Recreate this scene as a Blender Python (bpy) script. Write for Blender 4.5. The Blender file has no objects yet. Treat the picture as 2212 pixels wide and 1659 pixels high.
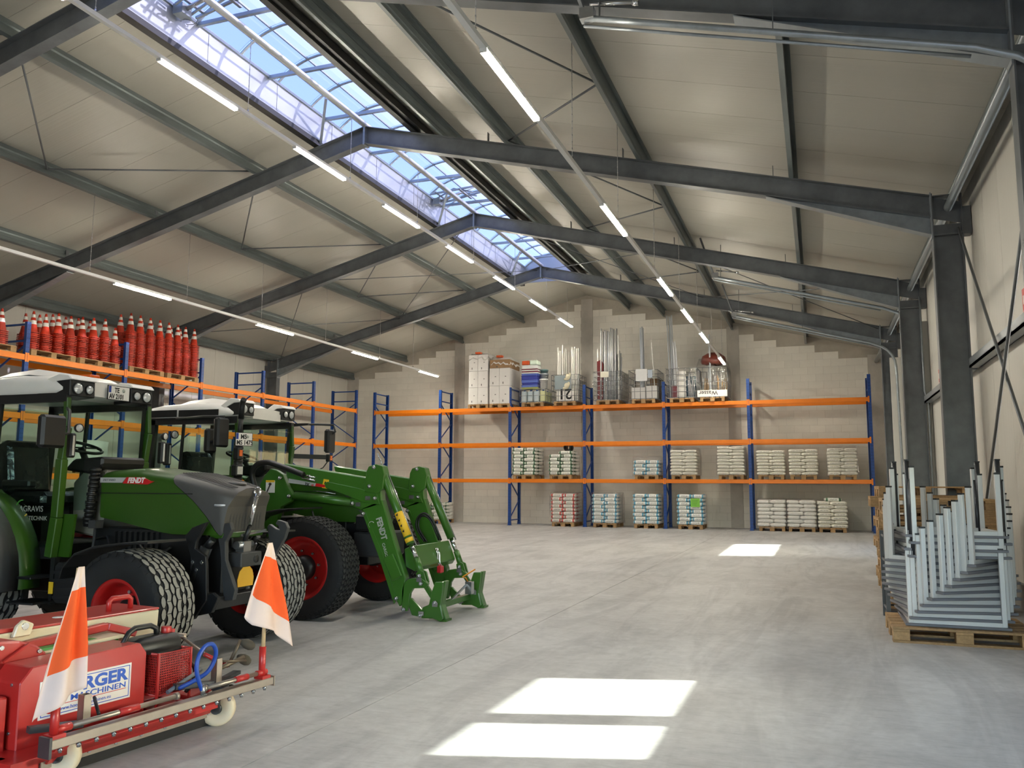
import bpy, bmesh, math, random
from mathutils import Vector as V, Matrix as MX
from math import sin, cos, pi, radians as RD
random.seed(7)
S = bpy.context.scene
COL = S.collection
rnd = random.uniform

# ------------------------------------------------------------------ camera
F_PX, YAW, PITCH, ROLL, CAM_H = 1807.2, 0.3489, 0.1198, 0.0048, 1.4457
def make_camera():
    f = V((-sin(YAW)*cos(PITCH), cos(YAW)*cos(PITCH), sin(PITCH)))
    r = V((cos(YAW), sin(YAW), 0)); u = r.cross(f)
    r2 = r*cos(ROLL)+u*sin(ROLL); u2 = u*cos(ROLL)-r*sin(ROLL)
    cd = bpy.data.cameras.new('camera'); co = bpy.data.objects.new('camera', cd); COL.objects.link(co)
    cd.sensor_width = 36; cd.lens = 36*F_PX/2212; cd.clip_start = .05; cd.clip_end = 300
    co.matrix_world = MX(((r2.x, u2.x, -f.x, 0), (r2.y, u2.y, -f.y, 0), (r2.z, u2.z, -f.z, CAM_H), (0, 0, 0, 1)))
    S.camera = co
make_camera()

# ------------------------------------------------------------------ sky, sun, exposure
SKY, SUN, EXPO = 2.4, 34.0, 0.3
SUN_DIR = V((-1.0, -0.307, -0.42))            # the way the light travels
def make_world():
    w = bpy.data.worlds.new('world'); S.world = w; w.use_nodes = True
    nt = w.node_tree; bg = nt.nodes['Background']
    sky = nt.nodes.new('ShaderNodeTexSky'); sky.sky_type = 'NISHITA'; sky.sun_disc = False
    sky.sun_elevation = math.atan2(.42, 1.046); sky.sun_rotation = math.atan2(1.0, .307); sky.altitude = 50; sky.air_density = 1.0; sky.dust_density = 1.5
    nt.links.new(sky.outputs[0], bg.inputs[0]); bg.inputs[1].default_value = SKY
    sd = bpy.data.lights.new('sun', 'SUN'); so = bpy.data.objects.new('sun', sd); COL.objects.link(so)
    sd.energy = SUN; sd.angle = RD(.6); sd.color = (1, .95, .86)
    so.location = (20, 20, 30); so.rotation_euler = SUN_DIR.to_track_quat('-Z', 'Y').to_euler()
make_world()
S.view_settings.view_transform = 'Standard'; S.view_settings.look = 'None'
S.view_settings.gamma = 1; S.view_settings.use_curve_mapping = False; S.view_settings.exposure = EXPO
cy = S.cycles
cy.max_bounces = 10; cy.diffuse_bounces = 6; cy.glossy_bounces = 4; cy.transmission_bounces = 6; cy.transparent_max_bounces = 16
cy.caustics_reflective = False; cy.caustics_refractive = False; cy.sample_clamp_indirect = 6

# ------------------------------------------------------------------ materials
def lin(c):
    return tuple(((x/255)/12.92 if x/255 <= .04045 else ((x/255+.055)/1.055)**2.4) for x in c[:3])+(1,)
def nd(nt, t, **kw):
    n = nt.nodes.new(t)
    for k, v in kw.items():
        if k in n.inputs.keys(): n.inputs[k].default_value = v
        else: setattr(n, k, v)
    return n
def mat(name, rgb, rough=.5, metal=0, var=.12, scale=4, bump=0, bscale=60, coat=0, stretch=(1, 1, 1), isl=0, rgb2=None, spec=.5, rvar=0):
    """plain painted, metal or plastic surface: base colour with uneven tone, optional fine relief"""
    m = bpy.data.materials.new(name); m.use_nodes = True; nt = m.node_tree; b = nt.nodes['Principled BSDF']; L = nt.links.new
    b.inputs['Roughness'].default_value = rough; b.inputs['Metallic'].default_value = metal
    b.inputs['Coat Weight'].default_value = coat; b.inputs['Coat Roughness'].default_value = .08; b.inputs['Specular IOR Level'].default_value = spec
    c = lin(rgb); c2 = lin(rgb2) if rgb2 else tuple(x*(1-var*2) for x in c[:3])+(1,)
    tc = nd(nt, 'ShaderNodeTexCoord'); mp = nd(nt, 'ShaderNodeMapping', Scale=stretch); L(tc.outputs['Object'], mp.inputs[0])
    if var or rgb2:
        no = nd(nt, 'ShaderNodeTexNoise', Scale=scale, Detail=5.0, Roughness=.6); L(mp.outputs[0], no.inputs['Vector'])
        rp = nd(nt, 'ShaderNodeValToRGB'); rp.color_ramp.elements[0].position = .3; rp.color_ramp.elements[1].position = .7
        rp.color_ramp.elements[0].color = c2; rp.color_ramp.elements[1].color = c
        L(no.outputs['Fac'], rp.inputs[0]); out = rp.outputs[0]
        if rvar:
            mr = nd(nt, 'ShaderNodeMapRange'); mr.inputs['To Min'].default_value = rough-rvar; mr.inputs['To Max'].default_value = rough+rvar
            L(no.outputs['Fac'], mr.inputs[0]); L(mr.outputs[0], b.inputs['Roughness'])
    else:
        rg = nd(nt, 'ShaderNodeRGB'); rg.outputs[0].default_value = c; out = rg.outputs[0]
    if isl:
        g = nd(nt, 'ShaderNodeNewGeometry'); oi = nd(nt, 'ShaderNodeObjectInfo')
        ad = nd(nt, 'ShaderNodeMath', operation='ADD'); L(g.outputs['Random Per Island'], ad.inputs[0]); L(oi.outputs['Random'], ad.inputs[1])
        fr = nd(nt, 'ShaderNodeMath', operation='FRACT'); L(ad.outputs[0], fr.inputs[0])
        mr = nd(nt, 'ShaderNodeMapRange'); mr.inputs['To Min'].default_value = 1-isl; mr.inputs['To Max'].default_value = 1+isl*.5; L(fr.outputs[0], mr.inputs[0])
        mx = nd(nt, 'ShaderNodeVectorMath', operation='SCALE'); L(out, mx.inputs[0]); L(mr.outputs[0], mx.inputs['Scale']); out = mx.outputs[0]
    L(out, b.inputs['Base Color'])
    if bump:
        n2 = nd(nt, 'ShaderNodeTexNoise', Scale=bscale, Detail=3.0); L(mp.outputs[0], n2.inputs['Vector'])
        bp = nd(nt, 'ShaderNodeBump', Strength=bump, Distance=.01); L(n2.outputs['Fac'], bp.inputs['Height']); L(bp.outputs[0], b.inputs['Normal'])
    return m
def emit(name, rgb, s):
    m = bpy.data.materials.new(name); m.use_nodes = True; nt = m.node_tree
    e = nd(nt, 'ShaderNodeEmission', Strength=s); e.inputs[0].default_value = lin(rgb); nt.links.new(e.outputs[0], nt.nodes['Material Output'].inputs[0]); return m
def sheet(name, tint, tra, trl, glo, rough=.05, bump=0, bscale=8, ior=1.45):
    """thin clear or milky sheet: share of light passing straight, scattered, reflected"""
    m = bpy.data.materials.new(name); m.use_nodes = True; nt = m.node_tree; L = nt.links.new; c = lin(tint)
    a = nd(nt, 'ShaderNodeBsdfTransparent'); a.inputs[0].default_value = c
    t = nd(nt, 'ShaderNodeBsdfTranslucent'); t.inputs[0].default_value = c
    g = nd(nt, 'ShaderNodeBsdfGlossy', Roughness=rough)
    m1 = nd(nt, 'ShaderNodeMixShader'); m1.inputs[0].default_value = trl/max(1e-6, tra+trl); L(a.outputs[0], m1.inputs[1]); L(t.outputs[0], m1.inputs[2])
    fr = nd(nt, 'ShaderNodeFresnel', IOR=ior); mu = nd(nt, 'ShaderNodeMath', operation='MULTIPLY_ADD'); ge = nd(nt, 'ShaderNodeNewGeometry')
    inv = nd(nt, 'ShaderNodeMath', operation='SUBTRACT'); inv.inputs[0].default_value = 1.0; L(ge.outputs['Backfacing'], inv.inputs[1]); L(inv.outputs[0], mu.inputs[1])
    mu.inputs[2].default_value = glo; L(fr.outputs[0], mu.inputs[0])
    m2 = nd(nt, 'ShaderNodeMixShader'); L(mu.outputs[0], m2.inputs[0]); L(m1.outputs[0], m2.inputs[1]); L(g.outputs[0], m2.inputs[2])
    if bump:
        tc = nd(nt, 'ShaderNodeTexCoord'); n2 = nd(nt, 'ShaderNodeTexNoise', Scale=bscale, Detail=4.0, Distortion=1.5); L(tc.outputs['Object'], n2.inputs['Vector'])
        bp = nd(nt, 'ShaderNodeBump', Strength=bump, Distance=.05); L(n2.outputs['Fac'], bp.inputs['Height']); L(bp.outputs[0], g.inputs['Normal']); L(bp.outputs[0], fr.inputs['Normal'])
    L(m2.outputs[0], nt.nodes['Material Output'].inputs[0]); return m

# ------------------------------------------------------------------ mesh helpers
X3, Y3, Z3 = V((1, 0, 0)), V((0, 1, 0)), V((0, 0, 1))
class MB:
    def __init__(s): s.v = []; s.f = []; s.mi = []; s.sm = []; s.cur = 0
    def add(s, vs, fs, smooth=False):
        o = len(s.v); s.v += [tuple(v) for v in vs]
        for f in fs:
            s.f.append([o+i for i in f]); s.mi.append(s.cur); s.sm.append(smooth)
        return s
    def box(s, x0, x1, y0, y1, z0, z1):
        return s.add([(x0, y0, z0), (x1, y0, z0), (x1, y1, z0), (x0, y1, z0), (x0, y0, z1), (x1, y0, z1), (x1, y1, z1), (x0, y1, z1)],
                     [(0, 3, 2, 1), (4, 5, 6, 7), (0, 1, 5, 4), (1, 2, 6, 5), (2, 3, 7, 6), (3, 0, 4, 7)])
    def frame(s, p, q, up=Z3):
        d = (V(q)-V(p)).normalized(); up = V(up)
        if abs(d.dot(up)) > .98: up = X3
        a = d.cross(up).normalized(); return d, a, a.cross(d)
    def prof(s, poly, p, q, up=Z3, smooth=False):
        """extrude a 2d outline (across, up) along p-q"""
        d, a, b = s.frame(p, q, up); n = len(poly); p = V(p); q = V(q)
        vs = [p+a*x+b*y for x, y in poly]+[q+a*x+b*y for x, y in poly]
        s.add(vs, [(i, (i+1) % n, n+(i+1) % n, n+i) for i in range(n)], smooth)
        o = len(s.v)-2*n
        s.f += [[o+i for i in reversed(range(n))], [o+n+i for i in range(n)]]; s.mi += [s.cur]*2; s.sm += [False]*2
        return s
    def bar(s, p, q, w, h=None, up=Z3):
        h = h or w; return s.prof([(-w/2, -h/2), (w/2, -h/2), (w/2, h/2), (-w/2, h/2)], p, q, up)
    def cyl(s, p, q, r, n=12, r2=None):
        r2 = r if r2 is None else r2; d, a, b = s.frame(p, q); p = V(p); q = V(q)
        c = [(cos(2*pi*i/n), sin(2*pi*i/n)) for i in range(n)]
        s.add([p+a*x*r+b*y*r for x, y in c]+[q+a*x*r2+b*y*r2 for x, y in c], [(i, (i+1) % n, n+(i+1) % n, n+i) for i in range(n)], True)
        o = len(s.v)-2*n; s.f += [[o+i for i in reversed(range(n))], [o+n+i for i in range(n)]]; s.mi += [s.cur]*2; s.sm += [False]*2
        return s
    def tube(s, pts, r, n=8, closed=False):
        pts = [V(p) for p in pts]; k = len(pts); vs = []; pa = None
        for i, p in enumerate(pts):
            t = (pts[(i+1) % k]-pts[i-1]) if (closed or 0 < i < k-1) else (pts[1]-pts[0] if i == 0 else pts[-1]-pts[-2])
            t.normalize()
            if pa is None: pa = t.cross(Z3 if abs(t.z) < .9 else X3)
            a = (pa-t*pa.dot(t)).normalized(); pa = a; b = t.cross(a); rr = r[i] if isinstance(r, (list, tuple)) else r
            vs += [p+a*cos(2*pi*j/n)*rr+b*sin(2*pi*j/n)*rr for j in range(n)]
        fs = [(i*n+j, i*n+(j+1) % n, ((i+1) % k)*n+(j+1) % n, ((i+1) % k)*n+j) for i in range(k if closed else k-1) for j in range(n)]
        s.add(vs, fs, True)
        if not closed:
            o = len(s.v)-k*n; s.f += [[o+i for i in reversed(range(n))], [o+(k-1)*n+i for i in range(n)]]; s.mi += [s.cur]*2; s.sm += [False]*2
        return s
    def lathe(s, prof, c=(0, 0, 0), axis=Z3, n=24, closed=False):
        """prof: (radius, height along axis)"""
        axis = V(axis); a = axis.cross(X3 if abs(axis.x) < .9 else Z3).normalized(); b = axis.cross(a); c = V(c); k = len(prof)
        vs = [c+axis*h+(a*cos(2*pi*j/n)+b*sin(2*pi*j/n))*r for r, h in prof for j in range(n)]
        fs = [(i*n+j, i*n+(j+1) % n, ((i+1) % k)*n+(j+1) % n, ((i+1) % k)*n+j) for i in range(k if closed else k-1) for j in range(n)]
        return s.add(vs, fs, True)
    def sph(s, c, r, n=10, sq=(1, 1, 1)):
        m = max(4, n//2); vs = [(c[0]+r*sq[0]*sin(pi*i/m)*cos(2*pi*j/n), c[1]+r*sq[1]*sin(pi*i/m)*sin(2*pi*j/n), c[2]+r*sq[2]*cos(pi*i/m)) for i in range(m+1) for j in range(n)]
        return s.add(vs, [(i*n+j, (i+1)*n+j, (i+1)*n+(j+1) % n, i*n+(j+1) % n) for i in range(m) for j in range(n)], True)
    def plate(s, poly, y0, y1, smooth=False):
        """side-view outline (x, z) given thickness from y0 to y1"""
        n = len(poly); s.add([(x, y0, z) for x, z in poly]+[(x, y1, z) for x, z in poly], [(i, (i+1) % n, n+(i+1) % n, n+i) for i in range(n)], smooth)
        o = len(s.v)-2*n; s.f += [[o+i for i in reversed(range(n))], [o+n+i for i in range(n)]]; s.mi += [s.cur]*2; s.sm += [False]*2
        return s
    def grid(s, rows, smooth=True, closed=False):
        m = len(rows); n = len(rows[0]); vs = [p for r in rows for p in r]
        return s.add(vs, [(i*n+j, i*n+(j+1) % n, (i+1)*n+(j+1) % n, (i+1)*n+j) for i in range(m-1) for j in range(n if closed else n-1)], smooth)
    def mesh(s, name, mats, bev=0, fix=True):
        me = bpy.data.meshes.new(name); me.from_pydata(s.v, [], s.f)
        if not isinstance(mats, (list, tuple)): mats = [mats]
        for m in mats: me.materials.append(m)
        me.polygons.foreach_set('material_index', s.mi); me.polygons.foreach_set('use_smooth', s.sm)
        if fix or bev:
            b = bmesh.new(); b.from_mesh(me); bmesh.ops.recalc_face_normals(b, faces=b.faces[:])
            if bev:
                es = [e for e in b.edges if len(e.link_faces) == 2 and e.calc_face_angle(0) > .5]
                bmesh.ops.bevel(b, geom=es, offset=bev, segments=1, affect='EDGES', profile=.5)
            b.to_mesh(me); b.free()
        me.update(); return me
    def build(s, name, mats, parent=None, bev=0, fix=True, kind=None):
        o = bpy.data.objects.new(name, s.mesh(name, mats, bev, fix)); COL.objects.link(o)
        if parent: o.parent = parent
        if kind: o['kind'] = kind
        return o
def link(name, me, parent=None, loc=None, rz=0, kind=None):
    o = bpy.data.objects.new(name, me); COL.objects.link(o)
    if parent: o.parent = parent
    if loc is not None: o.location = loc
    if rz: o.rotation_euler = (0, 0, rz)
    if kind: o['kind'] = kind
    return o
def tag(o, label, cat, group=None, kind=None):
    o['label'] = label; o['category'] = cat
    if group: o['group'] = group
    if kind: o['kind'] = kind
    return o
def thing(name, label, cat, loc=(0, 0, 0), rz=0, group=None):
    o = bpy.data.objects.new(name, None); COL.objects.link(o); o.empty_display_size = .1
    o.location = loc; o.rotation_euler = (0, 0, rz); return tag(o, label, cat, group)
def struct(name, loc=(0, 0, 0)):
    o = bpy.data.objects.new(name, None); COL.objects.link(o); o.location = loc; o['kind'] = 'structure'; return o
def copy_tree(o, parent=None):
    c = o.copy(); COL.objects.link(c)
    if parent: c.parent = parent
    for ch in o.children: copy_tree(ch, c)
    return c
def dup(o, loc, rz=0, label=None, group=None):
    c = copy_tree(o); c.location = loc; c.rotation_euler = (0, 0, rz)
    if label: c['label'] = label
    if group: c['group'] = group
    return c
def text(body, size, at, u, v, m, parent, name='lettering', bold=0, shear=0, align='LEFT', ext=.0006, sx=1):
    cu = bpy.data.curves.new(name, 'FONT'); cu.body = body; cu.size = size; cu.extrude = ext; cu.offset = bold; cu.shear = shear
    cu.align_x = align; cu.align_y = 'BOTTOM_BASELINE'; cu.resolution_u = 3
    t_ = bpy.data.objects.new('t', cu); COL.objects.link(t_); dg = bpy.context.evaluated_depsgraph_get()
    me = bpy.data.meshes.new_from_object(t_.evaluated_get(dg)); bpy.data.objects.remove(t_); me.materials.clear(); me.materials.append(m)
    o = bpy.data.objects.new(name, me); COL.objects.link(o)
    u = V(u).normalized(); w = u.cross(V(v)).normalized(); v = w.cross(u); at = V(at); u = u*sx
    if parent: o.parent = parent
    o.matrix_local = MX(((u.x, v.x, w.x, at.x), (u.y, v.y, w.y, at.y), (u.z, v.z, w.z, at.z), (0, 0, 0, 1)))
    return o
def soft(pts, k=5):
    """rounded path through the points"""
    P = [V(p) for p in pts]; out = []
    for i in range(len(P)-1):
        a, b, c, d = P[max(i-1, 0)], P[i], P[i+1], P[min(i+2, len(P)-1)]
        for j in range(k):
            t = j/k; out.append(.5*((2*b)+(c-a)*t+(2*a-5*b+4*c-d)*t*t+(3*b-a-3*c+d)*t**3))
    return out+[P[-1]]
def arc(c, r, a0, a1, n):
    return [(c[0]+r*cos(RD(a0+(a1-a0)*i/n)), c[1]+r*sin(RD(a0+(a1-a0)*i/n))) for i in range(n+1)]
ORD = 'first second third fourth fifth sixth seventh eighth ninth tenth eleventh twelfth thirteenth fourteenth fifteenth sixteenth seventeenth eighteenth nineteenth twentieth'.split()
def nth(i):
    if i <= 20: return ORD[i-1]
    if i < 30: return 'twenty-'+ORD[i-21]
    return 'thirtieth'

# shared materials
GALV = mat('galvanised steel dark', (108, 112, 116), .45, .3, .2, 2.5, rvar=.1)
GALVL = mat('galvanised steel bright', (150, 157, 162), .36, .5, .14, 5, rvar=.1, stretch=(1, .25, 1))
ZINC = mat('zinc plated', (190, 192, 194), .25, .9, .06, 8)
CHROME = mat('chrome', (225, 225, 225), .08, 1, 0)
BLACK = mat('black plastic', (26, 27, 28), .45, 0, .1, 8)
BLACKM = mat('black paint', (30, 31, 33), .4, 0, .1, 6)
RUBBER = mat('tyre rubber', (30, 30, 31), .75, 0, .2, 6)
WHITEP = mat('white paint', (240, 236, 230), .35, 0, .03, 5)
GREY = mat('grey plastic', (72, 71, 70), .5, 0, .06, 8)
DGREY = mat('dark grey paint', (68, 69, 71), .4, .2, .1, 6)
ORANGE = mat('orange rack paint', (238, 130, 22), .38, 0, .05, 3)
BLUE = mat('blue rack paint', (14, 64, 138), .4, 0, .07, 4)
GREEN = mat('green lacquer', (46, 84, 15), .38, 0, .06, 2, coat=.25)
RED = mat('red paint', (186, 44, 40), .38, 0, .08, 3, coat=.2)
WOOD = mat('pale pallet wood', (182, 146, 102), .75, 0, .16, 4, bump=.3, stretch=(1, 8, 8), isl=.2)
INK = mat('black ink', (18, 18, 20), .5, 0, 0)
GLASS = sheet('clear glass', (240, 246, 244), 1, 0, .02, .02)
# ------------------------------------------------------------------ setting
XR, XL, YB, YF, RX = 2.28, -18.28, 30.2, -5.0, -8.0
SL = .2586
def roofz(x): return 8.60-SL*abs(x-RX)
def raftz(x): return 8.31-SL*abs(x-RX)

def floor_material():
    m = bpy.data.materials.new('concrete floor'); m.use_nodes = True; nt = m.node_tree; L = nt.links.new; b = nt.nodes['Principled BSDF']
    g = nd(nt, 'ShaderNodeNewGeometry')
    def noise(sc, det, st=(1, 1, 1), dist=0):
        mp = nd(nt, 'ShaderNodeMapping', Scale=st); L(g.outputs['Position'], mp.inputs[0])
        n = nd(nt, 'ShaderNodeTexNoise', Scale=sc, Detail=det, Roughness=.65, Distortion=dist); L(mp.outputs[0], n.inputs['Vector']); return n.outputs['Fac']
    def ramp(src, p0, c0, p1, c1):
        r = nd(nt, 'ShaderNodeValToRGB'); e = r.color_ramp.elements; e[0].position = p0; e[0].color = lin(c0); e[1].position = p1; e[1].color = lin(c1); L(src, r.inputs[0]); return r.outputs[0]
    def mul(a, c, f):
        x = nd(nt, 'ShaderNodeMixRGB', blend_type='MULTIPLY'); x.inputs[0].default_value = f; L(a, x.inputs[1]); L(c, x.inputs[2]); return x.outputs[0]
    base = ramp(noise(.8, 7, dist=.6), .3, (176, 175, 174), .7, (202, 201, 200))
    base = mul(base, ramp(noise(9, 5), .35, (205, 205, 206), .65, (255, 255, 255)), .4)
    # faint trowel arcs and rubber marks left by vehicles
    base = mul(base, ramp(noise(.55, 4, (2.2, .35, 1), 2.2), .40, (196, 197, 200), .53, (255, 255, 255)), .4)
    base = mul(base, ramp(noise(26, 2, (.25, 1.4, 1), .4), .30, (214, 214, 215), .50, (255, 255, 255)), .35)
    L(base, b.inputs['Base Color'])
    r = nd(nt, 'ShaderNodeMapRange'); r.inputs['To Min'].default_value = .34; r.inputs['To Max'].default_value = .6; L(noise(1.6, 5, (1, .5, 1)), r.inputs[0]); L(r.outputs[0], b.inputs['Roughness'])
    bp = nd(nt, 'ShaderNodeBump', Strength=.08, Distance=.01); L(noise(40, 3), bp.inputs['Height']); L(bp.outputs[0], b.inputs['Normal'])
    return m
FLOOR = floor_material()
JOINT = mat('joint filler', (92, 92, 93), .8, 0, .05)
fl = struct('floor')
MB().box(XL-.3, XR+.3, YF-.4, YB+.3, -.3, -.008).build('subfloor', JOINT, fl)
xs = [XL-.2, -13.2, -8.1, -2.83, XR+.2]; ys = [YF-.3, 2.6, 8.13, 13.65, 19.16, 24.68, YB]
for i in range(4):
    for j in range(6):
        MB().box(xs[i]+.003, xs[i+1]-.003, ys[j]+(.003 if j in (0, 3) else 0), ys[j+1]-(.003 if j in (2,) else 0), -.05, 0).build('floor_slab', FLOOR, fl)
GROUND = mat('outside paving', (128, 124, 118), .9, 0, .1, .5)
gr = MB().box(-70, 60, -60, YF-.4, -.35, -.05).box(XR+.4, 60, YF-.4, 60, -.35, -.05).build('ground', GROUND); gr['kind'] = 'structure'

# gable wall of blockwork
BLOCK = mat('lime sandstone block', (230, 225, 215), .85, 0, .05, 1.6, bump=.25, bscale=30, isl=.05)
CONC = mat('grey cast concrete', (182, 174, 161), .85, 0, .16, 1.1, bump=.2, bscale=20)
wb = struct('wall_back')
gz = roofz(RX); ez = roofz(XR)
MB().plate([(XL-.3, 0), (XR+.3, 0), (XR+.3, ez), (RX, gz+.05), (XL-.3, ez)], YB, YB+.3).build('infill', CONC, wb)
posts = [(-18.3, -17.75), (-13.4, -12.98), (-8.2, -7.76), (-2.86, -2.45), (1.72, 2.3)]
for a, b in posts:
    zt = min(roofz(a), roofz(b))-.1
    MB().box(a, b, YB-.014, YB, 0, zt).build('concrete_post', mat('concrete post', (196, 190, 181), .85, 0, .13, 1.5, bump=.2, bscale=25), wb)
BW, BH = .5, .25
cells = []
for (a0, a), (b, b1) in zip(posts, posts[1:]):
    r = 0
    while r*BH < 8.2:
        z = r*BH; x = a+.01-(BW/2 if r % 2 else 0)
        while x < b:
            x0, x1 = max(x, a+.005), min(x+BW, b-.005)
            if x1-x0 > .06 and z+BH+.22 < min(roofz(x0), roofz(x1)): cells.append((x0, x1, z))
            x += BW
        r += 1
def show(c):
    x0, x1, z = c; hidden = (x0 < -15 and z < 2.2) or (z > 4.3 and z < 6.2 and -12.2 < x0 < -10)
    return (x1-x0 > .45) and z > 4.7 and not hidden
vis = [c for c in cells if show(c)]; vis.sort(key=lambda c: -c[0]); pick = set(vis[:300])
bm0 = MB().box(0, BW-.004, YB-.012, YB, .002, BH-.002).mesh('block', BLOCK)
st = MB()
for c in cells:
    if c in pick: link('block', bm0, wb, (c[0], 0, c[2]))
    else: st.box(c[0], c[1]-.004, YB-.012, YB, c[2]+.002, c[2]+BH-.002)
st.build('block_courses', BLOCK, wb, kind='stuff')

# insulated metal side walls, made of upright panels with small joints
PANEL = mat('off white wall panel', (198, 195, 187), .45, 0, .03, 1.5, bump=.12, bscale=18, stretch=(1, 9, .05))
wl = struct('wall_left'); wr = struct('wall_right')
pm = MB().box(XL-.12, XL, .004, .996, 0, ez+.1).mesh('panel', PANEL, bev=.003)
for i in range(36): link('wall_panel', pm, wl, (0, YF+i, 0))
MB().box(XL-.2, XL-.1, YF, YB, 0, ez+.2).build('outer_skin', PANEL, wl)
DOORS = [(3.1, 7.75), (19.3, 24.45)]
def rp(y0, y1, z0, z1): MB().box(XR, XR+.12, y0+.004, y1-.004, z0, z1).build('wall_panel', PANEL, wr, bev=.003)
y = YF
while y < YB:
    y1 = min(y+1.0, YB)
    for a, b in DOORS:
        if y < a < y1: y1 = a
        if y < b < y1: y1 = b
    ind = any(a-.01 <= y < b-.01 for a, b in DOORS)
    rp(y, y1, 4.3 if ind else 0, ez+.1); y = y1
wf = struct('wall_front')                       # behind the camera: wall with a gateway opening added to let in sky light
for a, b, z0, z1 in ((XL, -3.6, 0, ez+.3), (-3.6, 1.9, 4.2, ez+.3), (1.9, XR, 0, ez+.3)):
    MB().box(a, b, YF-.12, YF, z0, z1).build('wall_panel', PANEL, wf)
MB().plate([(XL, ez+.3), (XR, ez+.3), (RX, gz+.1)], YF-.12, YF).build('gable_panel', PANEL, wf)
PLINTH = mat('precast plinth', (150, 147, 140), .85, 0, .1, 2)
for nm, x in (('baseboard_right', XR-.05), ('baseboard_left', XL)):
    b = struct(nm)
    for a, c in ([(YF, 3.1), (7.75, 19.3), (24.45, YB)] if 'right' in nm else [(YF, YB)]):
        MB().box(x, x+.05, a, c, 0, .30).build('plinth', PLINTH, b, bev=.006)

# two sectional doors in the right-hand wall, each with one glazed section
DSKIN = mat('door leaf white', (206, 204, 198), .4, 0, .03, 2)
def sectional_door(n, y0, y1, panes):
    d = struct('door_%d' % n); x = XR+.03
    zs = [0.03, .68, 1.33, 1.86, 2.47, 3.08, 3.69, 4.3]
    for a, b in zip(zs, zs[1:]):
        if a == 1.33:
            f = MB(); f.box(x, x+.04, y0, y1, a, a+.03).box(x, x+.04, y0, y1, b-.03, b-.004)
            ed = [y0]+[v for p in panes for v in p]+[y1]
            for k in range(0, len(ed), 2):
                if ed[k+1] > ed[k]: f.box(x, x+.04, ed[k], ed[k+1], a+.03, b-.03)
            fo = f.build('glazed_section', DSKIN, d)
            for p in panes: MB().box(x+.015, x+.021, p[0], p[1], a+.03, b-.03).build('pane', GLASS, fo)
        else: MB().box(x, x+.04, y0, y1, a+.003, b-.003).build('door_section', DSKIN, d, bev=.006)
    for yy in (y0-.04, y1-.01):
        MB().box(XR-.06, XR, yy, yy+.05, 0, 4.9).build('guide_rail', GALVL, d)
    return d
sectional_door(1, 3.1, 7.75, [(3.3, 4.3), (4.52, 5.36), (5.61, 6.27), (6.50, 7.55)])
sectional_door(2, 19.3, 24.45, [(19.42, 20.34), (20.37, 21.29), (21.32, 22.24), (22.27, 23.2)])

for a, c in ((24.46, 24.54), (19.2, 19.27)): MB().box(XR-.34, XR, a, c, 0, 4.9).build('door_jamb', DSKIN, wr, bev=.004)
# roof lining: sandwich panels one metre wide on both slopes
ROOF = mat('roof lining panel', (162, 159, 149), .42, 0, .03, 1.0, bump=.35, bscale=14, stretch=(.03, 1.6, .03))
ce = struct('ceiling')
SKY0, SKY1 = 3.0, 25.95
def roof_panel(y0, y1, xa, xb):
    m = MB(); g = .003; t = .1
    m.add([(xa, y0+g, roofz(xa)), (xb, y0+g, roofz(xb)), (xb, y1-g, roofz(xb)), (xa, y1-g, roofz(xa)), (xa, y0+g, roofz(xa)+t), (xb, y0+g, roofz(xb)+t), (xb, y1-g, roofz(xb)+t), (xa, y1-g, roofz(xa)+t)],
          [(0, 3, 2, 1), (4, 5, 6, 7), (0, 1, 5, 4), (1, 2, 6, 5), (2, 3, 7, 6), (3, 0, 4, 7)]); m.build('roof_panel', ROOF, ce)
y = YF
while y < YB-.01:
    y1 = min(y+1.0, YB+.1)
    for e in (SKY0, SKY1):
        if y < e-.01 < y1-.02: y1 = e
    gap = 1.02 if SKY0-.01 <= y < SKY1-.01 else 0
    roof_panel(y, y1, XL-.15, RX-gap); roof_panel(y, y1, RX+gap, XR+.15); y = y1
MB().add([(XL-.3, YF-.2, roofz(XL)+.25), (RX-1.05, YF-.2, roofz(RX-1.05)+.15), (RX-1.05, YB+.3, roofz(RX-1.05)+.15), (XL-.3, YB+.3, roofz(XL)+.25)], [(0, 1, 2, 3)]).add(
    [(XR+.3, YF-.2, roofz(XR)+.25), (RX+1.05, YF-.2, roofz(RX+1.05)+.15), (RX+1.05, YB+.3, roofz(RX+1.05)+.15), (XR+.3, YB+.3, roofz(XR)+.25)], [(0, 1, 2, 3)]).build('outer_roof_skin', PANEL, ce)

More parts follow.
